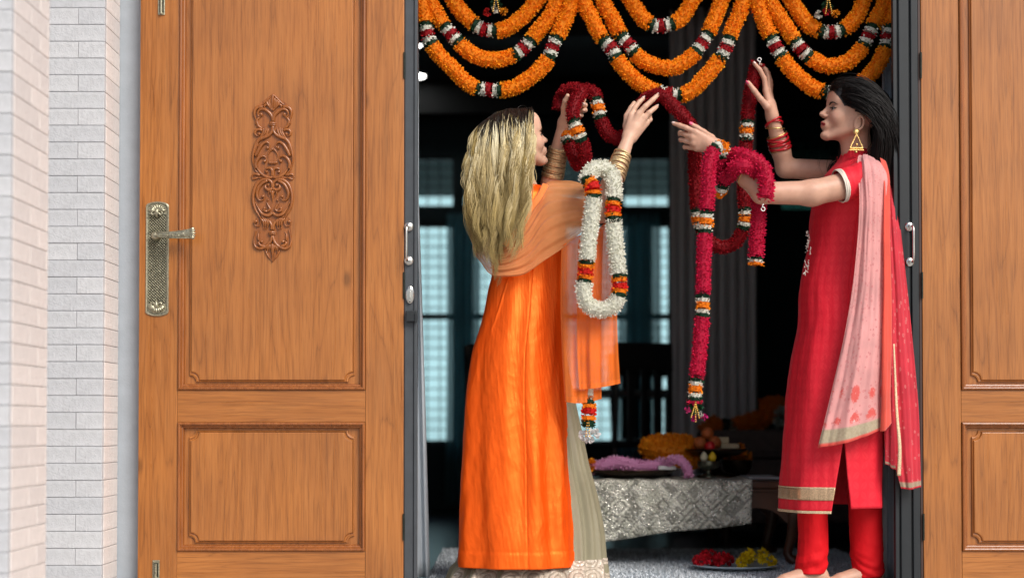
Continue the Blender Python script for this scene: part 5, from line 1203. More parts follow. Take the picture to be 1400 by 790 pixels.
def hair_red():
    rng = np.random.default_rng(21); n = 7500; F = nrm([-.985, -.1, .174]); U = nrm([.174, 0, .985]); Lf = nrm(np.cross(U, F)); Z = np.array([0, 0, 1.]); B = np.array([1., .05, 0])
    scalp_paint(WR, OR, F, U, (.008, .006, .006)); d = scalp_dirs(n, rng); c = OR+F*-.014+U*.030; base = c+F*(d[:, :1]*.098)+Lf*(d[:, 1:2]*.076)+U*(d[:, 2:3]*.086)
    base = push(base, SR, .001); side = np.where(d[:, 1]+rng.normal(0, .03, n) > 0, 1., -1.)
    d0 = B[None]*.75+side[:, None]*Lf[None]*.55*np.clip(d[:, 2:3]+.2, 0, 1)-Z*.15; nb = base-c; nb /= np.linalg.norm(nb, axis=1)[:, None]; d0 -= nb*np.clip((d0*nb).sum(1), -1, 9)[:, None]; d0 /= np.linalg.norm(d0, axis=1)[:, None]
    far = (side < 0) & (rng.uniform(size=n) < .3)
    tx = np.where(far, P(1150, 300, .2)[0], PX(1168+0, .1)+rng.uniform(.050, .130, n)); ty = np.where(far, .235, np.where(side > 0, .085-.06*rng.uniform(size=n), .11+.07*rng.uniform(size=n)))
    def fall(p, t):
        v = np.tile(-Z, (len(p), 1)); v[:, 0] += np.clip((tx-p[:, 0])*13, -.7, 2.2); v[:, 1] += np.clip((ty-p[:, 1])*9, -.8, .8)*(t > .25)
        return v/np.linalg.norm(v, axis=1)[:, None]
    off = (.003+rng.uniform(0, 1, n)**1.2*.017)*np.clip(1.1-d[:, 2]*.9, .3, 1)
    near = [i for i, p in enumerate(SR.p) if np.linalg.norm(p[1]-OR) < .30 and p[6] == 'add' and min(p[2]) > .003 or (p[0] == 'rc' and np.linalg.norm(p[1]-OR) < .3 and p[6] == 'add')]
    earp = ('el', gR(-.006, .074, -.046), np.array([.026, .020, .034]), np.eye(3), 0, .01, 'add')
    H = grow(base, d0, lambda X: np.minimum(SR.ev(X, near), np.where(X[:, 0] < gR(-.012, 0, 0)[0]+.02, SDF.dist(earp, X), 9)), rng.uniform(.43, .50, n), 28, fall, off, stiff=.72)
    tt = np.linspace(0, 1, H.shape[1]); H += (np.sin(tt*7+rng.uniform(0, 6, (n, 1)))*.0015*tt)[..., None]*Lf
    f = rng.uniform(.6, 1.5, (n, 1, 1)); col = np.array([.0075, .0058, .0055])[None, None]*f*np.ones((1, H.shape[1], 1))
    strands('hair', H, .0011, M['hairm_black'], WR, col)
hair_red()

# ---------------------------------------------------------------- clothes
def silk(name, c, rough=.38, sheen=.3, stint=(1, .3, .2), var=.06, crumple=.35, cs=22, pattern=None, spec=.4, trans=0.0, ridge=0.0):
    q = N_(name); v = q.coord('Object'); col = q.mix(1.0, c, q.ramp(q.noise(v, 6, 4), [(.3, 1-var), (.7, 1+var)]), 'MULTIPLY')
    if pattern: col = pattern(q, col)
    q.set(Base_Color=col, Roughness=rough, Sheen_Weight=sheen, Sheen_Tint=tuple(stint)+(1,), Sheen_Roughness=.4, Specular_IOR_Level=spec)
    cr = q.noise(q.coord('Object', (1, 1, .55), rot=(0, .25, 0)), cs, 3, .55, .6); th = q.noise(q.coord('Object', (1, 1, .25)), 900, 2)
    hgt = q.math('ADD', q.math('MULTIPLY', cr, 1.0), q.math('MULTIPLY', th, .06))
    if ridge:
        for k, (sc, rot) in enumerate((((1, 1, .45), .5), ((1, 1, .5), -.6), ((1, 1, .2), .05))):
            n_ = q.noise(q.coord('Object', sc, rot=(0, rot, 0), loc=(k*3.1, 0, k)), (5.0, 8.0, 12.0)[k], 2, .45, .5); r_ = q.math('ABSOLUTE', q.math('SUBTRACT', n_, .5)); hgt = q.math('ADD', hgt, q.math('MULTIPLY', q.math('POWER', q.math('SUBTRACT', 1.0, q.math('MULTIPLY', r_, 4.0)), 3.0), ridge*(.55, .4, .25)[k]))
    q.bump(hgt, crumple, .012); return q.m
def leaf_pattern(c2, s=24.0, amt=.55):
    def f(q, col):
        uv = q.coord('UV', (s, s, 1), (0, 0, math.radians(45))); sp = q.n('SeparateXYZ', ins={0: uv}); a = q.math('ABSOLUTE', q.math('SINE', q.math('MULTIPLY', sp.outputs[0], math.pi))); b = q.math('ABSOLUTE', q.math('SINE', q.math('MULTIPLY', sp.outputs[1], math.pi)))
        m = q.math('ABSOLUTE', q.math('SUBTRACT', a, b)); k = q.ramp(m, [(.30, 0), (.42, amt)]); brk = q.ramp(q.math('MULTIPLY', a, b), [(.04, 0), (.10, 1)])
        return q.mix(q.math('MULTIPLY', k, brk), col, c2)
    return f
def loft(name, rows, m, parent, th=(-math.pi*1.5, math.pi*.5), nth=120, nz=90, disp=None, delta=None, solid=.0016, vend=None, out=0.0, label=None):
    """rows (v, uL, uR, Yc, b): elliptical rings in pixel heights; delta(v) trims both ends of the theta range"""
    R = np.array([[r[0], r[1], r[2], r[3], r[4]] for r in rows], float); v0, v1 = R[0, 0], R[-1, 0] if vend is None else vend
    vs = np.linspace(v0, v1, nz); k = np.interp(vs, R[:, 0], np.arange(len(R))); Q = crom(R, k); V = np.zeros((nz, nth, 3)); uv = np.zeros((nz, nth, 2)); zz = []
    for i, (v, r) in enumerate(zip(vs, Q)):
        A, B_ = P(r[1], v, r[3]), P(r[2], v, r[3]); cx, a, z = (A[0]+B_[0])/2, (B_[0]-A[0])/2+out, A[2]; dl = delta(v) if delta else 0
        t = np.linspace(th[0]+dl, th[1]-dl, nth); V[i, :, 0] = cx+a*np.cos(t); V[i, :, 1] = r[3]+(r[4]+out)*np.sin(t); V[i, :, 2] = z; uv[i, :, 0] = t*.17; uv[i, :, 1] = z
        if disp is not None:
            d = disp(t, v, z, i/(nz-1)); nx, ny = np.cos(t)/max(a, .02), np.sin(t)/max(r[4], .02); l = np.hypot(nx, ny); V[i, :, 0] += d*nx/l; V[i, :, 1] += d*ny/l
    return obj(name, V.reshape(-1, 3), gridfaces(nz, nth), m, parent, smooth=True, uv=uv.reshape(-1, 2), solid=solid, label=label)
def bandmat(name, c, rough=.35, metal=.6):
    q = N_(name); v = q.coord('Object'); n = q.noise(v, 260, 3); q.set(Base_Color=q.mix(1.0, c, q.ramp(n, [(.3, .7), (.7, 1.25)]), 'MULTIPLY'), Roughness=rough, Metallic=metal); q.bump(n, .5, .001); return q.m
M['red_kurta'] = silk('red_kurta_cloth', (.68, .012, .030), .62, .12, (1, .25, .3), pattern=leaf_pattern((.80, .040, .055), 21, .26), crumple=.3, spec=.3)
M['red_plain'] = silk('red_trouser_cloth', (.66, .006, .012), .72, .05, (1, .3, .3), crumple=.45, cs=14, spec=.2)
M['goldtrim'] = bandmat('gold_ribbon', (.62, .42, .26)); M['lace'] = bandmat('pale_gold_lace', (.72, .56, .36), .5, .3); M['cream'] = simple('cream_trim', (.72, .66, .58), .7, var=.05, bump=.2)
KR = [(206,1151,1187,.12,.050),(216,1148,1192,.12,.056),(226,1141,1203,.12,.110),(238,1130,1210,.12,.160),(256,1120,1213,.12,.175),(280,1112,1213,.12,.165),(305,1108,1211,.12,.15),(340,1105,1208,.12,.135),(378,1097,1206,.12,.13),(400,1094,1206,.12,.135),(445,1092,1207,.12,.155),(484,1085,1209,.12,.165),(514,1080,1209,.12,.168),(560,1075,1208,.12,.17),(620,1071,1207,.12,.17),(700,1067,1206,.12,.172)]
def dispR(t, v, z, f):
    p = np.stack([np.cos(t)*1.7, np.sin(t)*1.7, np.full_like(t, z*4)], 1); a = np.clip((v-330)/350, 0, 1)
    return .0045*vnoise(p*1.6, 3)*(.4+a)+.006*a*np.sin(t*7+1.5*vnoise(p*.5, 8))+.0018*vnoise(p*6, 4)
slitR = lambda v: max(0., (v-598)/100.)*.19
HP = math.pi/2
loft('kurta_front', KR, M['red_kurta'], WR, (-HP*3, -HP), 110, 120, dispR, slitR, vend=697)
loft('kurta_back', KR, M['red_kurta'], WR, (-HP, HP), 90, 120, dispR, slitR, vend=692)
tr = [(664,1069.5,1206,.12,.1705),(683,1068,1206,.12,.1715)]
kf = [o for o in bpy.data.objects if o.name == 'kurta_front'][0]
def subrows(R, a, b): 
    R = np.array(R); vs = [a, b]; k = np.interp(vs, R[:, 0], np.arange(len(R))); Q = crom(R, k); Q[:, 0] = vs; return [tuple(q) for q in Q]
def strip(name, a, b, m, th, parent, out=.0022, nth=110, sl=slitR, disp=dispR, R=KR):
    rows = subrows(R, a, b); return loft(name, rows, m, parent, th, nth, 8, disp, sl, out=out, solid=.001)
strip('gold_band', 665, 681, M['goldtrim'], (-HP*3, -HP), kf); strip('lace_edge', 695, 698.5, M['lace'], (-HP*3, -HP), kf); strip('piping', 663.5, 665.2, M['lace'], (-HP*3, -HP), kf, .003)
# sleeve and cream cuff on the near arm, small sleeve on the far arm
def sleeve(pts, rs, name='sleeve', m=None, parent=None):
    c = spline(pts, 26); V, F = tube(c, np.interp(np.linspace(0, 1, 26), np.linspace(0, 1, len(rs)), rs), 40, False); V = V.reshape(26, 40, 3); T, N, B = frames(c)
    a = 2*np.pi*np.arange(40)/40; nz_ = vnoise(np.stack([np.tile(np.cos(a)*2, 26), np.tile(np.sin(a)*2, 26), np.repeat(np.arange(26)*.3, 40)], 1), 6).reshape(26, 40); V += (V-c[:, None])*nz_[..., None]*.045
    return obj(name, V.reshape(-1, 3), F, m, parent, smooth=True, solid=.002, uv=np.stack([np.tile(a*.06, 26), np.repeat(np.arange(26)*.005, 40)], 1))
s1 = sleeve([P(1186, 240, -.03), P(1172, 247, -.052), P(1160, 251, -.060), P(1149, 254, -.066)], [.060, .056, .054, .054], 'sleeve', M['red_kurta'], WR)
sleeve([P(1152.5, 253.2, -.064), P(1146.5, 254.8, -.067)], [.0562, .0555], 'cuff', M['cream'], s1)
sleeve([P(1175, 236, .25), P(1158, 235, .265), P(1142, 234, .27)], [.055, .052, .050], 'sleeve', M['red_kurta'], WR)
# embroidery on the bodice front edge
m_ = MB()
for i in range(46):
    f = random.random(); v = 318+f*58; u = 1105.5-3+f*-4+random.uniform(0, 8)*(1-abs(f-.5)); y = .12-.12*random.uniform(.35, .8); p = P(u, v, y-.018); a = random.uniform(0, 6)
    m_.tube([p, p+np.array([.004*math.cos(a), -.002, .006*math.sin(a)]), p+np.array([.001*math.cos(a*2), -.001, .010*math.sin(a)])], [.0012, .0020, .0008], 5)
eb = m_.build('embroidery', simple('silver_thread', (.62, .60, .56), .35, .5), kf, smooth=True, kind='stuff')
# trousers
def leg(rows, seed):
    def d(t, v, z, f):
        k = np.clip((v-735)/40, 0, 1); p = np.stack([np.cos(t), np.sin(t), np.full_like(t, z*9)], 1); return .003*vnoise(p*1.5, seed)+k*.0065*vnoise(np.stack([v*.30+0*t+1.5*np.sin(t+seed), np.cos(t)*1.2, np.sin(t)*1.2], 1), seed+9)+.0010*vnoise(p*5, seed+2)
    return loft('trouser_leg', rows, M['red_plain'], WR, (-HP*3, HP), 70, 110, d)
leg([(560,1085,1140,.10,.085),(640,1089,1134,.10,.068),(696,1091,1130,.105,.058),(740,1092,1132,.11,.054),(765,1089,1131,.11,.052),(783,1086,1130,.11,.050)], 1)
leg([(560,1150,1207,.14,.085),(640,1158,1206,.14,.068),(693,1161,1205,.14,.058),(740,1163,1206,.14,.054),(770,1164,1207,.14,.052),(788,1165,1206,.14,.050)], 5)
# pale pink dupatta over the near shoulder
def sheermat(name, c, alpha, border=None, bw=(0.04, 0.04), balpha=.97, dots=None, rough=.6, hem=None, grad=None):
    """UV cloth: uv.x across (0..1), uv.y down (0..1)"""
    q = N_(name); tc = q.n('TexCoord'); sp = q.n('SeparateXYZ', ins={0: tc.outputs['UV']}); x, y = sp.outputs[0], sp.outputs[1]; v = q.coord('Object')
    col = q.mix(1.0, c, q.ramp(q.noise(v, 14, 3), [(.3, .9), (.7, 1.08)]), 'MULTIPLY'); al = alpha
    if grad: col = q.mix(q.ramp(y, [(grad[1], 0), (grad[2], 1)]), col, grad[0])
    if dots:
        dc, sc, thr = dots; mp = q.n('Mapping', ins={'Vector': tc.outputs['UV'], 'Scale': sc}); vo = q.n('TexVoronoi', ins={'Vector': mp.outputs[0], 'Scale': 1.0, 'Randomness': .8}).outputs['Distance']; m = q.math('MULTIPLY', q.ramp(vo, [(thr, 1), (thr+.06, 0)]), q.ramp(vo, [(thr-.18, .3), (thr-.06, 1)])); col = q.mix(m, col, dc)
    bm_ = None
    if hem: # (start, colour gold, flower start, flower colour)
        fl = q.n('TexVoronoi', feature='F1', ins={'Vector': q.n('Mapping', ins={'Vector': tc.outputs['UV'], 'Scale': (4.2, 17, 1)}).outputs[0], 'Scale': 1.0, 'Randomness': .35}); d_ = fl.outputs['Distance']; nz = q.noise(v, 170, 2)
        f_ = q.math('MULTIPLY', q.ramp(q.math('ADD', d_, q.math('MULTIPLY', nz, .25)), [(.42, 1), (.5, 0)]), q.math('MULTIPLY', q.ramp(y, [(hem[2], 0), (hem[2]+.015, 1)]), q.ramp(q.math('ADD', y, q.math('MULTIPLY', nz, .03)), [(hem[0], 1), (hem[0]+.01, 0)]))); col = q.mix(q.math('MULTIPLY', f_, .85), col, hem[3])
        dot = q.ramp(d_, [(.05, 1), (.09, 0)]); col = q.mix(q.math('MULTIPLY', dot, f_), col, (.85, .82, .8))
        g_ = q.ramp(y, [(hem[0]-.002, 0), (hem[0], 1)]); red = q.ramp(y, [(.985, 0), (.99, 1)]); gc = q.mix(q.noise(v, 120, 3), (hem[1][0]*.6, hem[1][1]*.55, hem[1][2]*.5), hem[1]); col = q.mix(g_, col, gc); col = q.mix(red, col, hem[3]); bm_ = g_
    if border:
        L = q.ramp(x, [(bw[0], 1), (bw[0]+.005, 0)]) if bw[0] > 0 else 0.0; B_ = q.ramp(y, [(1-bw[1]-.003, 0), (1-bw[1], 1)]) if bw[1] > 0 else 0.0; mk = q.math('MAXIMUM', L, B_); col = q.mix(mk, col, border); al = q.math('ADD', alpha, q.math('MULTIPLY', mk, balpha-alpha))
    elif bm_ is not None: al = q.math('ADD', alpha, q.math('MULTIPLY', bm_, balpha-alpha))
    q.set(Base_Color=col, Roughness=rough, Sheen_Weight=.3, Specular_IOR_Level=.25)
    tr = q.n('BsdfTranslucent', ins={'Color': col}); ms = q.n('MixShader', ins={0: .3}); q.l(q.b.outputs[0], ms.inputs[1]); q.l(tr.outputs[0], ms.inputs[2])
    tp = q.n('BsdfTransparent'); m2 = q.n('MixShader', ins={0: al}); q.l(tp.outputs[0], m2.inputs[1]); q.l(ms.outputs[0], m2.inputs[2]); q.l(m2.outputs[0], q.out.inputs[0]); q.bump(q.noise(q.coord('Object', (1, 1, .2)), 160, 3), .3, .003); return q.m
M['pink_dup'] = sheermat('pale_pink_chiffon', (.84, .43, .42), .92, dots=((.74, .30, .30), (14, 84, 1), .25), hem=(.955, (.66, .58, .42), .86, (.80, .10, .08)))
M['red_dup'] = sheermat('red_chiffon', (.76, .05, .08), .88, dots=((.82, .22, .22), (8, 50, 1), .22), hem=(.962, (.62, .50, .36), .961, (.70, .02, .05)))
M['coral_dup'] = sheermat('coral_chiffon', (.86, .12, .08), .97)
def pl(n, amp, seed=0, grow=.5):
    return lambda s, t: amp*(grow+(1-grow)*s)*(np.sin(t*n*2*np.pi+1.2*np.sin(s*2.2+seed))+.4*np.sin(t*n*4.3*np.pi+seed+s*3))
dp = sheet('dupatta', [[(1180,215,.02),(1188,214,.02),(1197,220,.03)],[(1174,216,-.03),(1186,213,-.045),(1203,222,-.03)],[(1173,236,-.095),(1190,232,-.112),(1212,240,-.075)],[(1175,270,-.115),(1192,270,-.125),(1211,270,-.085)],[(1173,320,-.105),(1191,320,-.115),(1211,320,-.075)],[(1166,390,-.085),(1188,390,-.10),(1211,390,-.07)],[(1154,460,-.085),(1182,460,-.105),(1210,460,-.07)],[(1138,530,-.09),(1172,530,-.11),(1207,528,-.07)],[(1118,612,-.09),(1162,604,-.12),(1208,586,-.075)]],
   M['pink_dup'], WR, 190, 90, lambda s, t: pl(3, .0040, 1)(s, t)+.0028*vnoise(np.stack([s.ravel()*16, t.ravel()*9], 1), 9).reshape(s.shape), label='pale pink front fall of the dupatta')
sheet('dupatta_edge', [[(1203,216,-.02),(1209,219,.0),(1213,226,.02)],[(1208,250,-.09),(1212,246,-.08),(1217,250,-.06)],[(1208,320,-.095),(1212,320,-.09),(1217,320,-.07)],[(1208,400,-.09),(1212,400,-.09),(1219,400,-.065)],[(1206,470,-.09),(1213,470,-.09),(1219,470,-.06)],[(1205,540,-.09),(1212,540,-.10),(1217,540,-.06)],[(1203,590,-.09),(1211,588,-.10),(1218,578,-.06)]], M['coral_dup'], WR, 100, 20, pl(1.5, .002, 2))
sheet('dupatta_back', [[(1196,214,.07),(1206,222,.10),(1213,234,.14)],[(1208,250,.02),(1217,252,.03),(1224,256,.06)],[(1212,320,-.01),(1222,320,-.02),(1231,320,.0)],[(1214,400,-.03),(1228,400,-.035),(1240,400,-.02)],[(1214,480,-.04),(1232,480,-.045),(1248,480,-.03)],[(1217,560,-.045),(1238,560,-.05),(1255,560,-.035)],[(1221,620,-.045),(1241,620,-.055),(1257,620,-.04)],[(1232,667,-.045),(1245,669,-.06),(1258.5,665,-.042)]], M['red_dup'], WR, 140, 50, pl(2.5, .004, 4), label='sheer red back fall of the dupatta with gold edge')
rows_b = [[(1208,300,.0),(1214,300,-.01),(1222,300,.01)],[(1209,400,-.02),(1218,400,-.03),(1228,400,-.01)],[(1209,500,-.03),(1219,500,-.045),(1230,500,-.02)],[(1210,590,-.03),(1220,592,-.05),(1230,590,-.02)],[(1211,632,-.03),(1219,640,-.05),(1227,642,-.02)]]
sheet('dupatta_fold', rows_b, M['red_dup'], WR, 110, 40, pl(2, .006, 7))
c = spline([P(1222, 470, -.066), P(1226, 560, -.07), P(1230, 610, -.075), P(1229, 650, -.07)], 60); V, F = tube(c, np.linspace(.003, .007, 60), 6, True, .3); obj('gold_edge', V, F, M['lace'], WR, smooth=True)

# ================================================================ ORANGE WOMAN
def woman_orange():
    S = SDF(); O = P(706, 190, .13); az = math.radians(22); F = np.array([math.cos(az)*.97, math.sin(az)*.97, .22]); U = nrm(np.array([-.22*math.cos(az), -.22*math.sin(az), .97]))
    g, R = head_prims(S, O, F, U, .97)
    S.rc(P(702, 205, .12), P(712, 266, .13), .046, .052, .03); S.rc(P(716, 215, .15), P(718, 262, .15), .030, .035, .02)
    S.rc(P(672, 285, .20), P(752, 284, .09), .045, .045, .03); S.el(P(718, 300, .14), (.10, .085, .12), None, .04); S.el(P(720, 372, .14), (.095, .085, .12), None, .05); S.el(P(714, 460, .14), (.12, .11, .13), None, .05)
    for u, y in ((690, .10), (735, .18)):
        k, a = P(u, 620, y), P(u, 768, y); S.rc(P(u+5, 480, y), k, .075, .052, .03); S.rc(k, a, .05, .030, .02); f = np.array([a[0]+.08, a[1]+.06, .022]); S.rc(a, np.array([a[0]-.01, a[1], .032]), .03, .03, .02); S.rc(np.array([a[0], a[1], .045]), f, .032, .020, .02); S.rc(np.array([a[0]-.01, a[1], .030]), f, .028, .02, .02)
        for i in range(4): q = f+np.array([.012+.004*i, -.022+.014*i, -.004]); S.rc(q, q+np.array([.025, .012, -.002]), .009, .007, .003)
    # near (right) arm
    sh, el, wr = P(752, 284, .08), P(822, 290, -.06), P(859, 190, .035)
    S.rc(sh, el, .043, .036, .03); S.rc(el, el+(wr-el)*.35, .036, .0345, .012); S.rc(el+(wr-el)*.35, wr, .0345, .0205, .012)
    w1, f1, t1 = hand_prims(S, (860, 188, .04), None, [[(863, 158, .045), (868, 148, .05), (874, 140, .055), (879.5, 135, .062)], [(873, 156, .035), (882, 146, .030), (892, 137, .034), (900.5, 129, .045)],
        [(881, 161, .040), (888, 154, .035), (894, 149, .040), (898, 146, .052)], [(883, 169, .055), (889, 164, .055), (888, 158, .068), (885, 153, .082)]], [(857, 172, .07), (857, 159, .09), (863, 148, .10), (867, 141, .105)])
    # far (left) arm
    sh, el, wr = P(668, 285, .22), P(745, 288, .30), P(771, 170, .19)
    S.rc(sh, el, .043, .036, .03); S.rc(el, el+(wr-el)*.35, .036, .035, .012); S.rc(el+(wr-el)*.35, wr, .035, .0215, .012)
    w2, f2, t2 = hand_prims(S, (771, 168, .188), None, [[(783, 143, .160), (792, 139, .155), (798, 137, .13), (795, 136, .105)], [(784, 149, .162), (793, 146, .157), (800, 144, .13), (797, 143, .105)],
        [(783, 156, .165), (792, 153, .160), (800, 151, .135), (798, 151, .11)], [(781, 162, .168), (789, 160, .162), (795, 158, .14), (793, 158, .12)]], [(772, 160, .165), (771, 148, .14), (773, 138, .115), (776, 131, .10)])
    V, Q = S.mesh(.0026); lip = (.50, .16, .13)
    C = paint(V, ORSKIN, [(g(.068, s*.036, -.03), .03, (.62, .30, .22), 1.2) for s in (-1, 1)]+lips_paint(g, lip)+[(f[3], .010, (.62, .34, .26), 1.0) for f in f1+f2])
    W = obj('person', V, Q, M['skin'], smooth=True, col=C, label='blonde woman in orange kurta seen from behind raising a red garland', cat='person')
    eye(W, lambda x, y, z: g(x, y, z), S)
    for s in (-1, 1):
        pts = push(spline([g(.0885, s*.012, .0150), g(.0875, s*.024, .0195), g(.080, s*.036, .0200), g(.070, s*.046, .013)], 14), S, .0004); MB().tube(pts, np.r_[np.linspace(.0018, .0026, 5), np.linspace(.0026, .0007, 9)], 6, flat=.6).build('eyebrow', simple('brown_brow', (.10, .06, .03), .6), W, smooth=True)
    for f, a in ((f1[0], (-.5, -.6, .6)), (f1[1], (-.3, -.8, .5)), (f1[2], (-.2, -.8, .5)), (f2[0], (.3, -.9, .4)), (f2[1], (.3, -.9, .4))): nail(W, f[3], f[2], np.array(a, float), M['palenail'], .0050, .013)
    el, wr = P(822, 290, -.06), P(859, 190, .035)
    for i, t in enumerate(np.linspace(.48, .78, 15)): bangle(W, el+(wr-el)*t, wr-el, .0365-.006*(t-.5)/.27, .0036 if i % 3 else .0026, M['palegold'], .04, i)
    el, wr = P(745, 288, .30), P(771, 170, .19)
    for i, t in enumerate(np.linspace(.40, .72, 17)): bangle(W, el+(wr-el)*t, wr-el, .0395-.006*(t-.4)/.3, .0040 if i % 3 else .0028, M['palegold'], .015, i)
    m_ = MB(); e0 = g(.002, -.0785, -.078); m_.rev([(.0005, -.007), (.006, -.003), (.006, .003), (.0005, .007)], 12, e0+np.array([0, 0, -.01])); m_.build('earring', M['goldb'], W, smooth=True)
    return W, S, g, O, F, U
WO, SO, gO, OO, FO, UO = woman_orange()
def hair_orange():
    rng = np.random.default_rng(33); n = 9500; F = nrm(FO); U = nrm(UO); Lf = nrm(np.cross(U, F)); Z = np.array([0, 0, 1.]); scalp_paint(WO, OO, F, U, (.05, .035, .02), lim=.36, sl=.75)
    d = scalp_dirs(n, rng, lim=.36, sl=.75); c = OO+F*-.014*.97+U*.030*.97; base = c+F*(d[:, :1]*.095)+Lf*(d[:, 1:2]*.074)+U*(d[:, 2:3]*.083); base = push(base, SO, .001)
    side = np.where(d[:, 1]+.35+rng.normal(0, .05, n) > 0, 1., -1.)     # parted toward the camera side
    side = np.where(d[:, 1]+rng.normal(0, .05, n) > 0, 1., -1.)
    d0 = -F*.45+side[:, None]*Lf[None]*.8*np.clip(d[:, 2:3]+.2, 0, 1)-Z*.35; nb = base-c; nb /= np.linalg.norm(nb, axis=1)[:, None]; d0 -= nb*((d0*nb).sum(1))[:, None]; d0 /= np.linalg.norm(d0, axis=1)[:, None]
    ncl = 220; cc = base[rng.integers(0, n, ncl)]; cid = np.argmin(((base[:, None]-cc[None])**2).sum(2), 1)
    camside = np.clip((.13-base[:, 1])/.08, -1, 1)          # camera-facing half
    ux = rng.beta(1.3, 1.25, ncl); wide = PX(636, .05)+ux*(PX(731, .05)-PX(636, .05)); order = np.argsort(np.argsort(cc[:, 0]+rng.normal(0, .012, ncl)))/ncl
    wide = PX(638, .05)+(order**.9)*(PX(726, .05)-PX(638, .05)); tipx = PX(652, .05)+order*(PX(712, .05)-PX(652, .05))
    cy = np.where(cc[:, 1] < .14, rng.uniform(-.045, .03, ncl), rng.uniform(.0, .10, ncl)); cL = rng.uniform(.37, .52, ncl)-.10*np.abs(order-.55)
    tx0, tx1, ty = wide[cid]+rng.normal(0, .006, n), tipx[cid]+rng.normal(0, .010, n), cy[cid]+rng.normal(0, .006, n)
    def fall(p, t):
        k = np.clip((t-.45)/.5, 0, 1); tx = tx0*(1-k)+tx1*k; v = np.tile(-Z, (len(p), 1)); v[:, 0] += np.clip((tx-p[:, 0])*13, -1.0, 1.0); v[:, 1] += np.clip((ty-p[:, 1])*10, -1.2, 1.0)
        return v/np.linalg.norm(v, axis=1)[:, None]
    near = [i for i, p in enumerate(SO.p) if p[6] == 'add' and np.linalg.norm(p[1]-OO) < .42 and p[1][2] > 1.05 and not (p[0] == 'rc' and max(p[3], p[4]) < .016 and np.linalg.norm(p[1]-OO) > .13)]
    off = (.002+rng.uniform(0, 1, n)*.020)*np.clip(1.05-d[:, 2]*1.0, .18, 1)
    H = grow(base, d0, lambda X: SO.ev(X, near), cL[cid]*rng.uniform(.76, 1.08, n), 38, fall, off, stiff=.70)
    tt = np.linspace(0, 1, H.shape[1]); ph = rng.uniform(0, 6.28, ncl)[cid][:, None]; fr = rng.uniform(11, 18, ncl)[cid][:, None]; am = rng.uniform(.005, .012, ncl)[cid][:, None]
    gmean = np.zeros((ncl,)+H.shape[1:]); cnt = np.bincount(cid, minlength=ncl)[:, None, None]; np.add.at(gmean, cid, H); gmean /= np.maximum(cnt, 1)
    w = (.55*tt**1.0)[None, :, None]; H = H*(1-w)+gmean[cid]*w
    en = np.clip((tt-.25)/.4, 0, 1)[None]; H[:, :, 0] += np.sin(tt[None]*fr+ph)*am*en*1.3; H[:, :, 1] += np.cos(tt[None]*fr*.9+ph)*am*en*1.5
    H += rng.normal(0, .0008, (n, 1, 3))*tt[None, :, None]*4
    fly = rng.uniform(size=n) < .045; H[fly] += np.stack([np.sin(tt*rng.uniform(4, 9)+rng.uniform(0, 6))*.018*tt for _ in range(int(fly.sum()))])[..., None]*rng.normal(0, .6, (int(fly.sum()), 1, 3))*np.array([1, .6, .2])
    q = H.reshape(-1, 3); vv = SO.ev(q, near); bad = vv < .0015; H = push_np(q, bad, SO, near).reshape(H.shape)
    tone = rng.uniform(0, 1, ncl)[cid]*.7+rng.uniform(0, 1, n)*.3; root = np.clip((tt[None]-(.06+.22*rng.uniform(0, 1, n)[:, None]*np.clip(.35+d[:, 2:3], 0, 1)+.07*np.clip(d[:, 2:3]+.1, 0, 1)))/.07, 0, 1)[..., None]
    tone = np.clip(tone*1.3-.15, 0, 1); dk = (rng.uniform(size=ncl)[cid] < .22)*.5+(rng.uniform(size=n) < .12)*.3; tone = np.clip(tone*.8+dk*.8, 0, 1); pale = np.array([.95, .88, .64])*(1-tone[:, None])+np.array([.50, .36, .11])*tone[:, None]; low = np.array([.68, .52, .21])*(1-tone[:, None])+np.array([.20, .135, .045])*tone[:, None]; k = np.clip((tt-.3)/.6, 0, 1)[None, :, None]
    col = (pale[:, None]*(1-k)+low[:, None]*k)*root+np.array([.018, .013, .010])*(1-root)
    strands('hair', H, .00105, M['hairm_blonde'], WO, col)
def push_np(q, bad, S, near):
    if bad.any():
        X = q[bad]; e = .002; v = S.ev(X, near); gr = np.stack([S.ev(X+np.eye(3)[k]*e, near)-S.ev(X-np.eye(3)[k]*e, near) for k in range(3)], 1); gr /= np.linalg.norm(gr, axis=1)[:, None]+1e-9; q[bad] = X+gr*(.0025-v)[:, None]
    return q
hair_orange()
M['orange_silk'] = silk('orange_silk', (.92, .070, .0012), .42, .0, (1, .05, .01), var=.04, crumple=.6, cs=11, spec=.35, ridge=.40)
M['orange_seam'] = silk('orange_seam', (.70, .07, .005), .5, .1, crumple=.1)
M['olive'] = silk('olive_satin', (.26, .235, .155), .34, .3, (.9, .9, .7), crumple=.4, cs=12, spec=.6)
KO = [(256,703,741,.14,.080),(268,690,760,.14,.105),(285,674,770,.14,.118),(310,669,771,.14,.118),(340,670,769,.14,.112),(372,673,767,.14,.108),(400,667,768,.14,.115),(436,660,768,.14,.130),(484,646,770,.14,.145),(550,637,775,.14,.155),(616,632,783,.14,.165),(690,628,787,.14,.175),(772,625.5,791,.14,.185)]
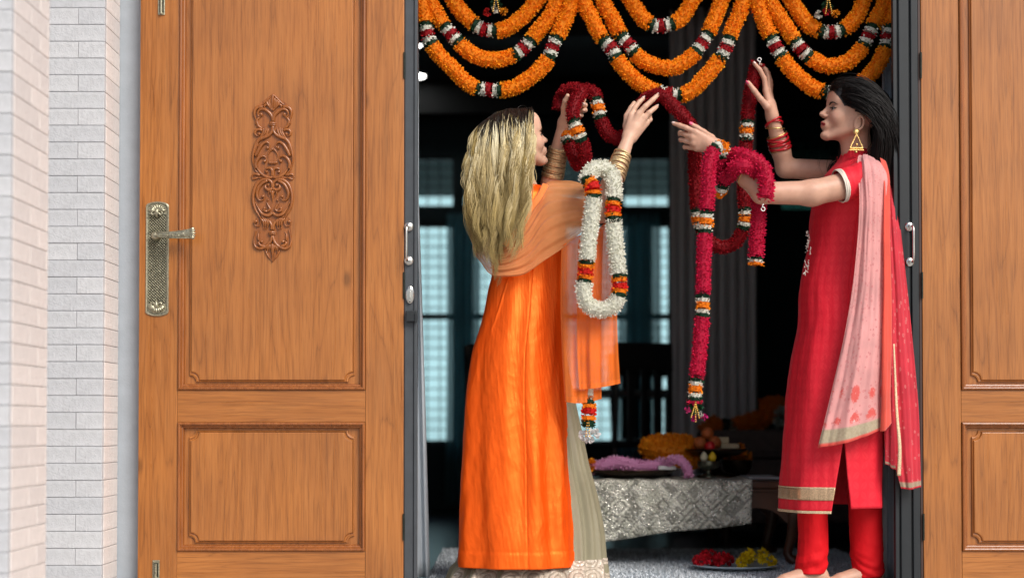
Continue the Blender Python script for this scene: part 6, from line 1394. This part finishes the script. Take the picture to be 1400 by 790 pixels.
def dispO(t, v, z, f):
    a = np.clip((v-370)/300, 0, 1); p = np.stack([np.cos(t), np.sin(t), np.full_like(t, z)], 1); x = np.cos(t)
    d = (.004+.011*a)*vnoise(p*np.array([3.2, 3.2, 2.0]), 12)+.0042*a*np.sin(t*9+2*vnoise(p*np.array([1, 1, 3]), 5)); d += .0034*a*vnoise(p*np.array([7, 7, 5])+z*3, 6)+.0012*vnoise(p*np.array([16, 16, 14]), 7)
    tx = -HP+.16-.0005*(v-400)*0; d -= .0035*np.exp(-((t-tx)/.010)**2)*(v > 350)      # centre-back seam
    d -= .0016*np.exp(-((v-750)/1.6)**2); d = d+.0012*(v > 750)
    if 372 < v < 460: d += .0030*np.exp(-((t-(-2.05-.006*(v-372)*.6))/.03)**2)*math.sin((v-372)/88*math.pi)
    return d
def shot(mm, base, gl, fac, rough):
    t = mm.node_tree; b = t.nodes['Principled BSDF']; out = [x for x in t.nodes if x.type == 'OUTPUT_MATERIAL'][0]; g_ = t.nodes.new('ShaderNodeBsdfAnisotropic'); g_.inputs['Color'].default_value = gl+(1,); g_.inputs['Roughness'].default_value = rough
    if b.inputs['Normal'].links: t.links.new(b.inputs['Normal'].links[0].from_socket, g_.inputs['Normal'])
    mx = t.nodes.new('ShaderNodeMixShader'); mx.inputs[0].default_value = fac; t.links.new(b.outputs[0], mx.inputs[1]); t.links.new(g_.outputs[0], mx.inputs[2]); t.links.new(mx.outputs[0], out.inputs[0])
shot(M['orange_silk'], None, (1.0, .29, .012), .36, .48)      # shot silk: red warp under an orange satin face
ko = loft('kurta', KO, M['orange_silk'], WO, (-HP*3, HP), 420, 260, dispO)
seam = []
# silver edging down the right side slit
c = spline([P(767.5, 380, .12), P(769.5, 484, .12), P(775, 560, .115), P(782, 620, .11), P(786.5, 690, .105), P(791, 768, .10)], 70); V, F = tube(c, .0042, 6, True, .5); obj('silver_edging', V, F, M['seq'], ko, smooth=True, uv=np.stack([np.repeat(np.linspace(0, 2, 70), 6), np.tile(np.linspace(0, .05, 6), 70)], 1))
def dispL(t, v, z, f):
    p = np.stack([np.cos(t), np.sin(t), np.full_like(t, z*.7)], 1); a = np.clip((v-520)/260, 0, 1); return a*(.012*np.sin(t*13+1.5*vnoise(p, 2))+.006*np.sin(t*29+vnoise(p*2, 3)))+.002*vnoise(p*6, 5)
LO = [(470,655,772,.16,.10),(560,650,788,.17,.12),(633,642,802,.17,.13),(682,640,814,.19,.135),(723,636,821,.195,.140),(765,631,824,.195,.150),(775,621,826,.185,.165),(800,612,828,.17,.215)]
sk = loft('skirt', LO, M['olive'], WO, (-HP*3, HP), 360, 120, dispL)
def hemmat():
    q = N_('sequinned_skirt_hem'); tc = q.n('TexCoord'); v = q.n('Mapping', ins={'Vector': tc.outputs['UV'], 'Scale': (19, 19, 1), 'Location': (0, .35, 0)}).outputs[0]; vo = q.n('TexVoronoi', ins={'Vector': v, 'Scale': 1.0, 'Randomness': .15}).outputs['Distance']
    rings = q.ramp(q.math('FRACT', q.math('MULTIPLY', vo, 4.5)), [(0, .2), (.3, 1), (.7, .9), (1, .2)]); sp = q.n('TexVoronoi', ins={'Vector': tc.outputs['UV'], 'Scale': 170, 'Randomness': .8}).outputs['Distance']; spk = q.ramp(sp, [(.2, 1), (.32, 0)])
    c = q.mix(rings, (.26, .20, .15), (.55, .47, .38)); c = q.mix(q.math('MULTIPLY', spk, rings), c, (.85, .80, .72)); q.set(Base_Color=c, Roughness=.3, Metallic=q.math('MULTIPLY', spk, .8)); q.bump(q.math('ADD', sp, rings), .7, .003); return q.m
loft('hem_border', subrows(LO, 762, 800), hemmat(), sk, (-HP*3, HP), 360, 30, dispL, out=.0025)
# sheer orange dupatta
OC = (.86, .235, .045)
M['odup'] = sheermat('sheer_peach_chiffon', (.80, .34, .125), .80, border=(.90, .26, .06), bw=(0.0, .05), balpha=.92)
M['odup2'] = sheermat('sheer_orange_chiffon', (.95, .20, .015), .86, border=(.93, .20, .02), bw=(.055, .05), balpha=.97)
wrap = [[(812,266,.0),(815,285,-.105),(806,308,-.10)],[(795,252,.02),(797,285,-.095),(795,318,-.085)],[(770,248,.04),(770,290,-.045),(772,338,-.055)],[(744,253,.05),(745,302,-.030),(742,358,-.040)],[(716,296,.005),(722,335,-.020),(716,375,-.025)],[(690,335,.005),(692,355,-.008),(688,378,-.012)],[(664,335,.045),(670,352,.030),(671,376,.030)],[(648,306,.14),(654,332,.10),(660,362,.085)],[(639,282,.20),(640,306,.19),(649,345,.15)],[(648,262,.24),(646,280,.235),(650,320,.22)]]
def wpl(s, t): return np.clip(s*5, .15, 1)*(.0035*np.sin(t*2*np.pi*5+2.2*np.sin(s*3.1)+s*3)*(.4+.6*np.sin(np.pi*np.clip(s*1.1, 0, 1)))+.0018*np.sin(t*2*np.pi*11+s*9))
sheet('dupatta_wrap', wrap, M['odup'], WO, 170, 70, wpl, solid=0, label='sheer peach wrap across back and upper arm')
# rolled folded edge of the wrap along its lower rim
for k, (off, r) in enumerate(((0, .006), (9, .0045), (18, .0038))):
    c = spline([P(800, 312-off, -.10), P(772, 334-off, -.062), P(742, 356-off, -.048), P(716, 373-off, -.034), P(690, 377-off*.7, -.022), P(671, 372-off*.7, .018), P(655, 352-off*.5, .08), P(648, 330, .14)], 70); V, F = tube(c, r*(1+.25*np.sin(np.linspace(0, 30, 70)+k)), 8, True, .45); obj('rolled_fold', V, F, sheermat('peach_roll', (.80, .32, .12), .80) if k == 0 else M['peach'], WO, smooth=True) if False else None
c = spline([P(746, 252, .045), P(738, 268, .012), P(722, 290, -.004), P(706, 312, -.006), P(690, 336, -.004)], 50); V, F = tube(c, .0115, 8, True, .14); obj('dupatta_border', V, F, sheermat('orange_border', (.93, .30, .07), .97), WO, smooth=True)
sheet('dupatta_tail', [[(769,330,-.045),(786,324,-.055),(806,318,-.07),(826,312,-.085)],[(767,350,-.055),(788,350,-.075),(806,345,-.085),(824,340,-.09)],[(766,420,-.055),(786,420,-.07),(804,420,-.07),(822,420,-.065)],[(768,490,-.055),(786,490,-.07),(804,490,-.065),(822,490,-.06)],[(772,549,-.055),(788,551,-.07),(804,550,-.065),(822,545,-.06)]], M['odup2'], WO, 110, 60, pl(2.5, .004, 3), solid=0, label='sheer orange tail hanging from the arm')
sheet('dupatta_tail', [[(792,322,-.06),(808,318,-.07),(826,306,-.085),(838,300,-.08)],[(790,350,-.08),(808,350,-.095),(828,345,-.095),(842,345,-.08)],[(789,420,-.08),(808,420,-.09),(828,420,-.085),(843,420,-.075)],[(790,480,-.08),(808,480,-.095),(828,480,-.085),(845,480,-.075)],[(793,532,-.08),(810,531,-.095),(830,528,-.085),(848,524,-.075)]], M['odup2'], WO, 110, 60, pl(3, .005, 6), solid=0)
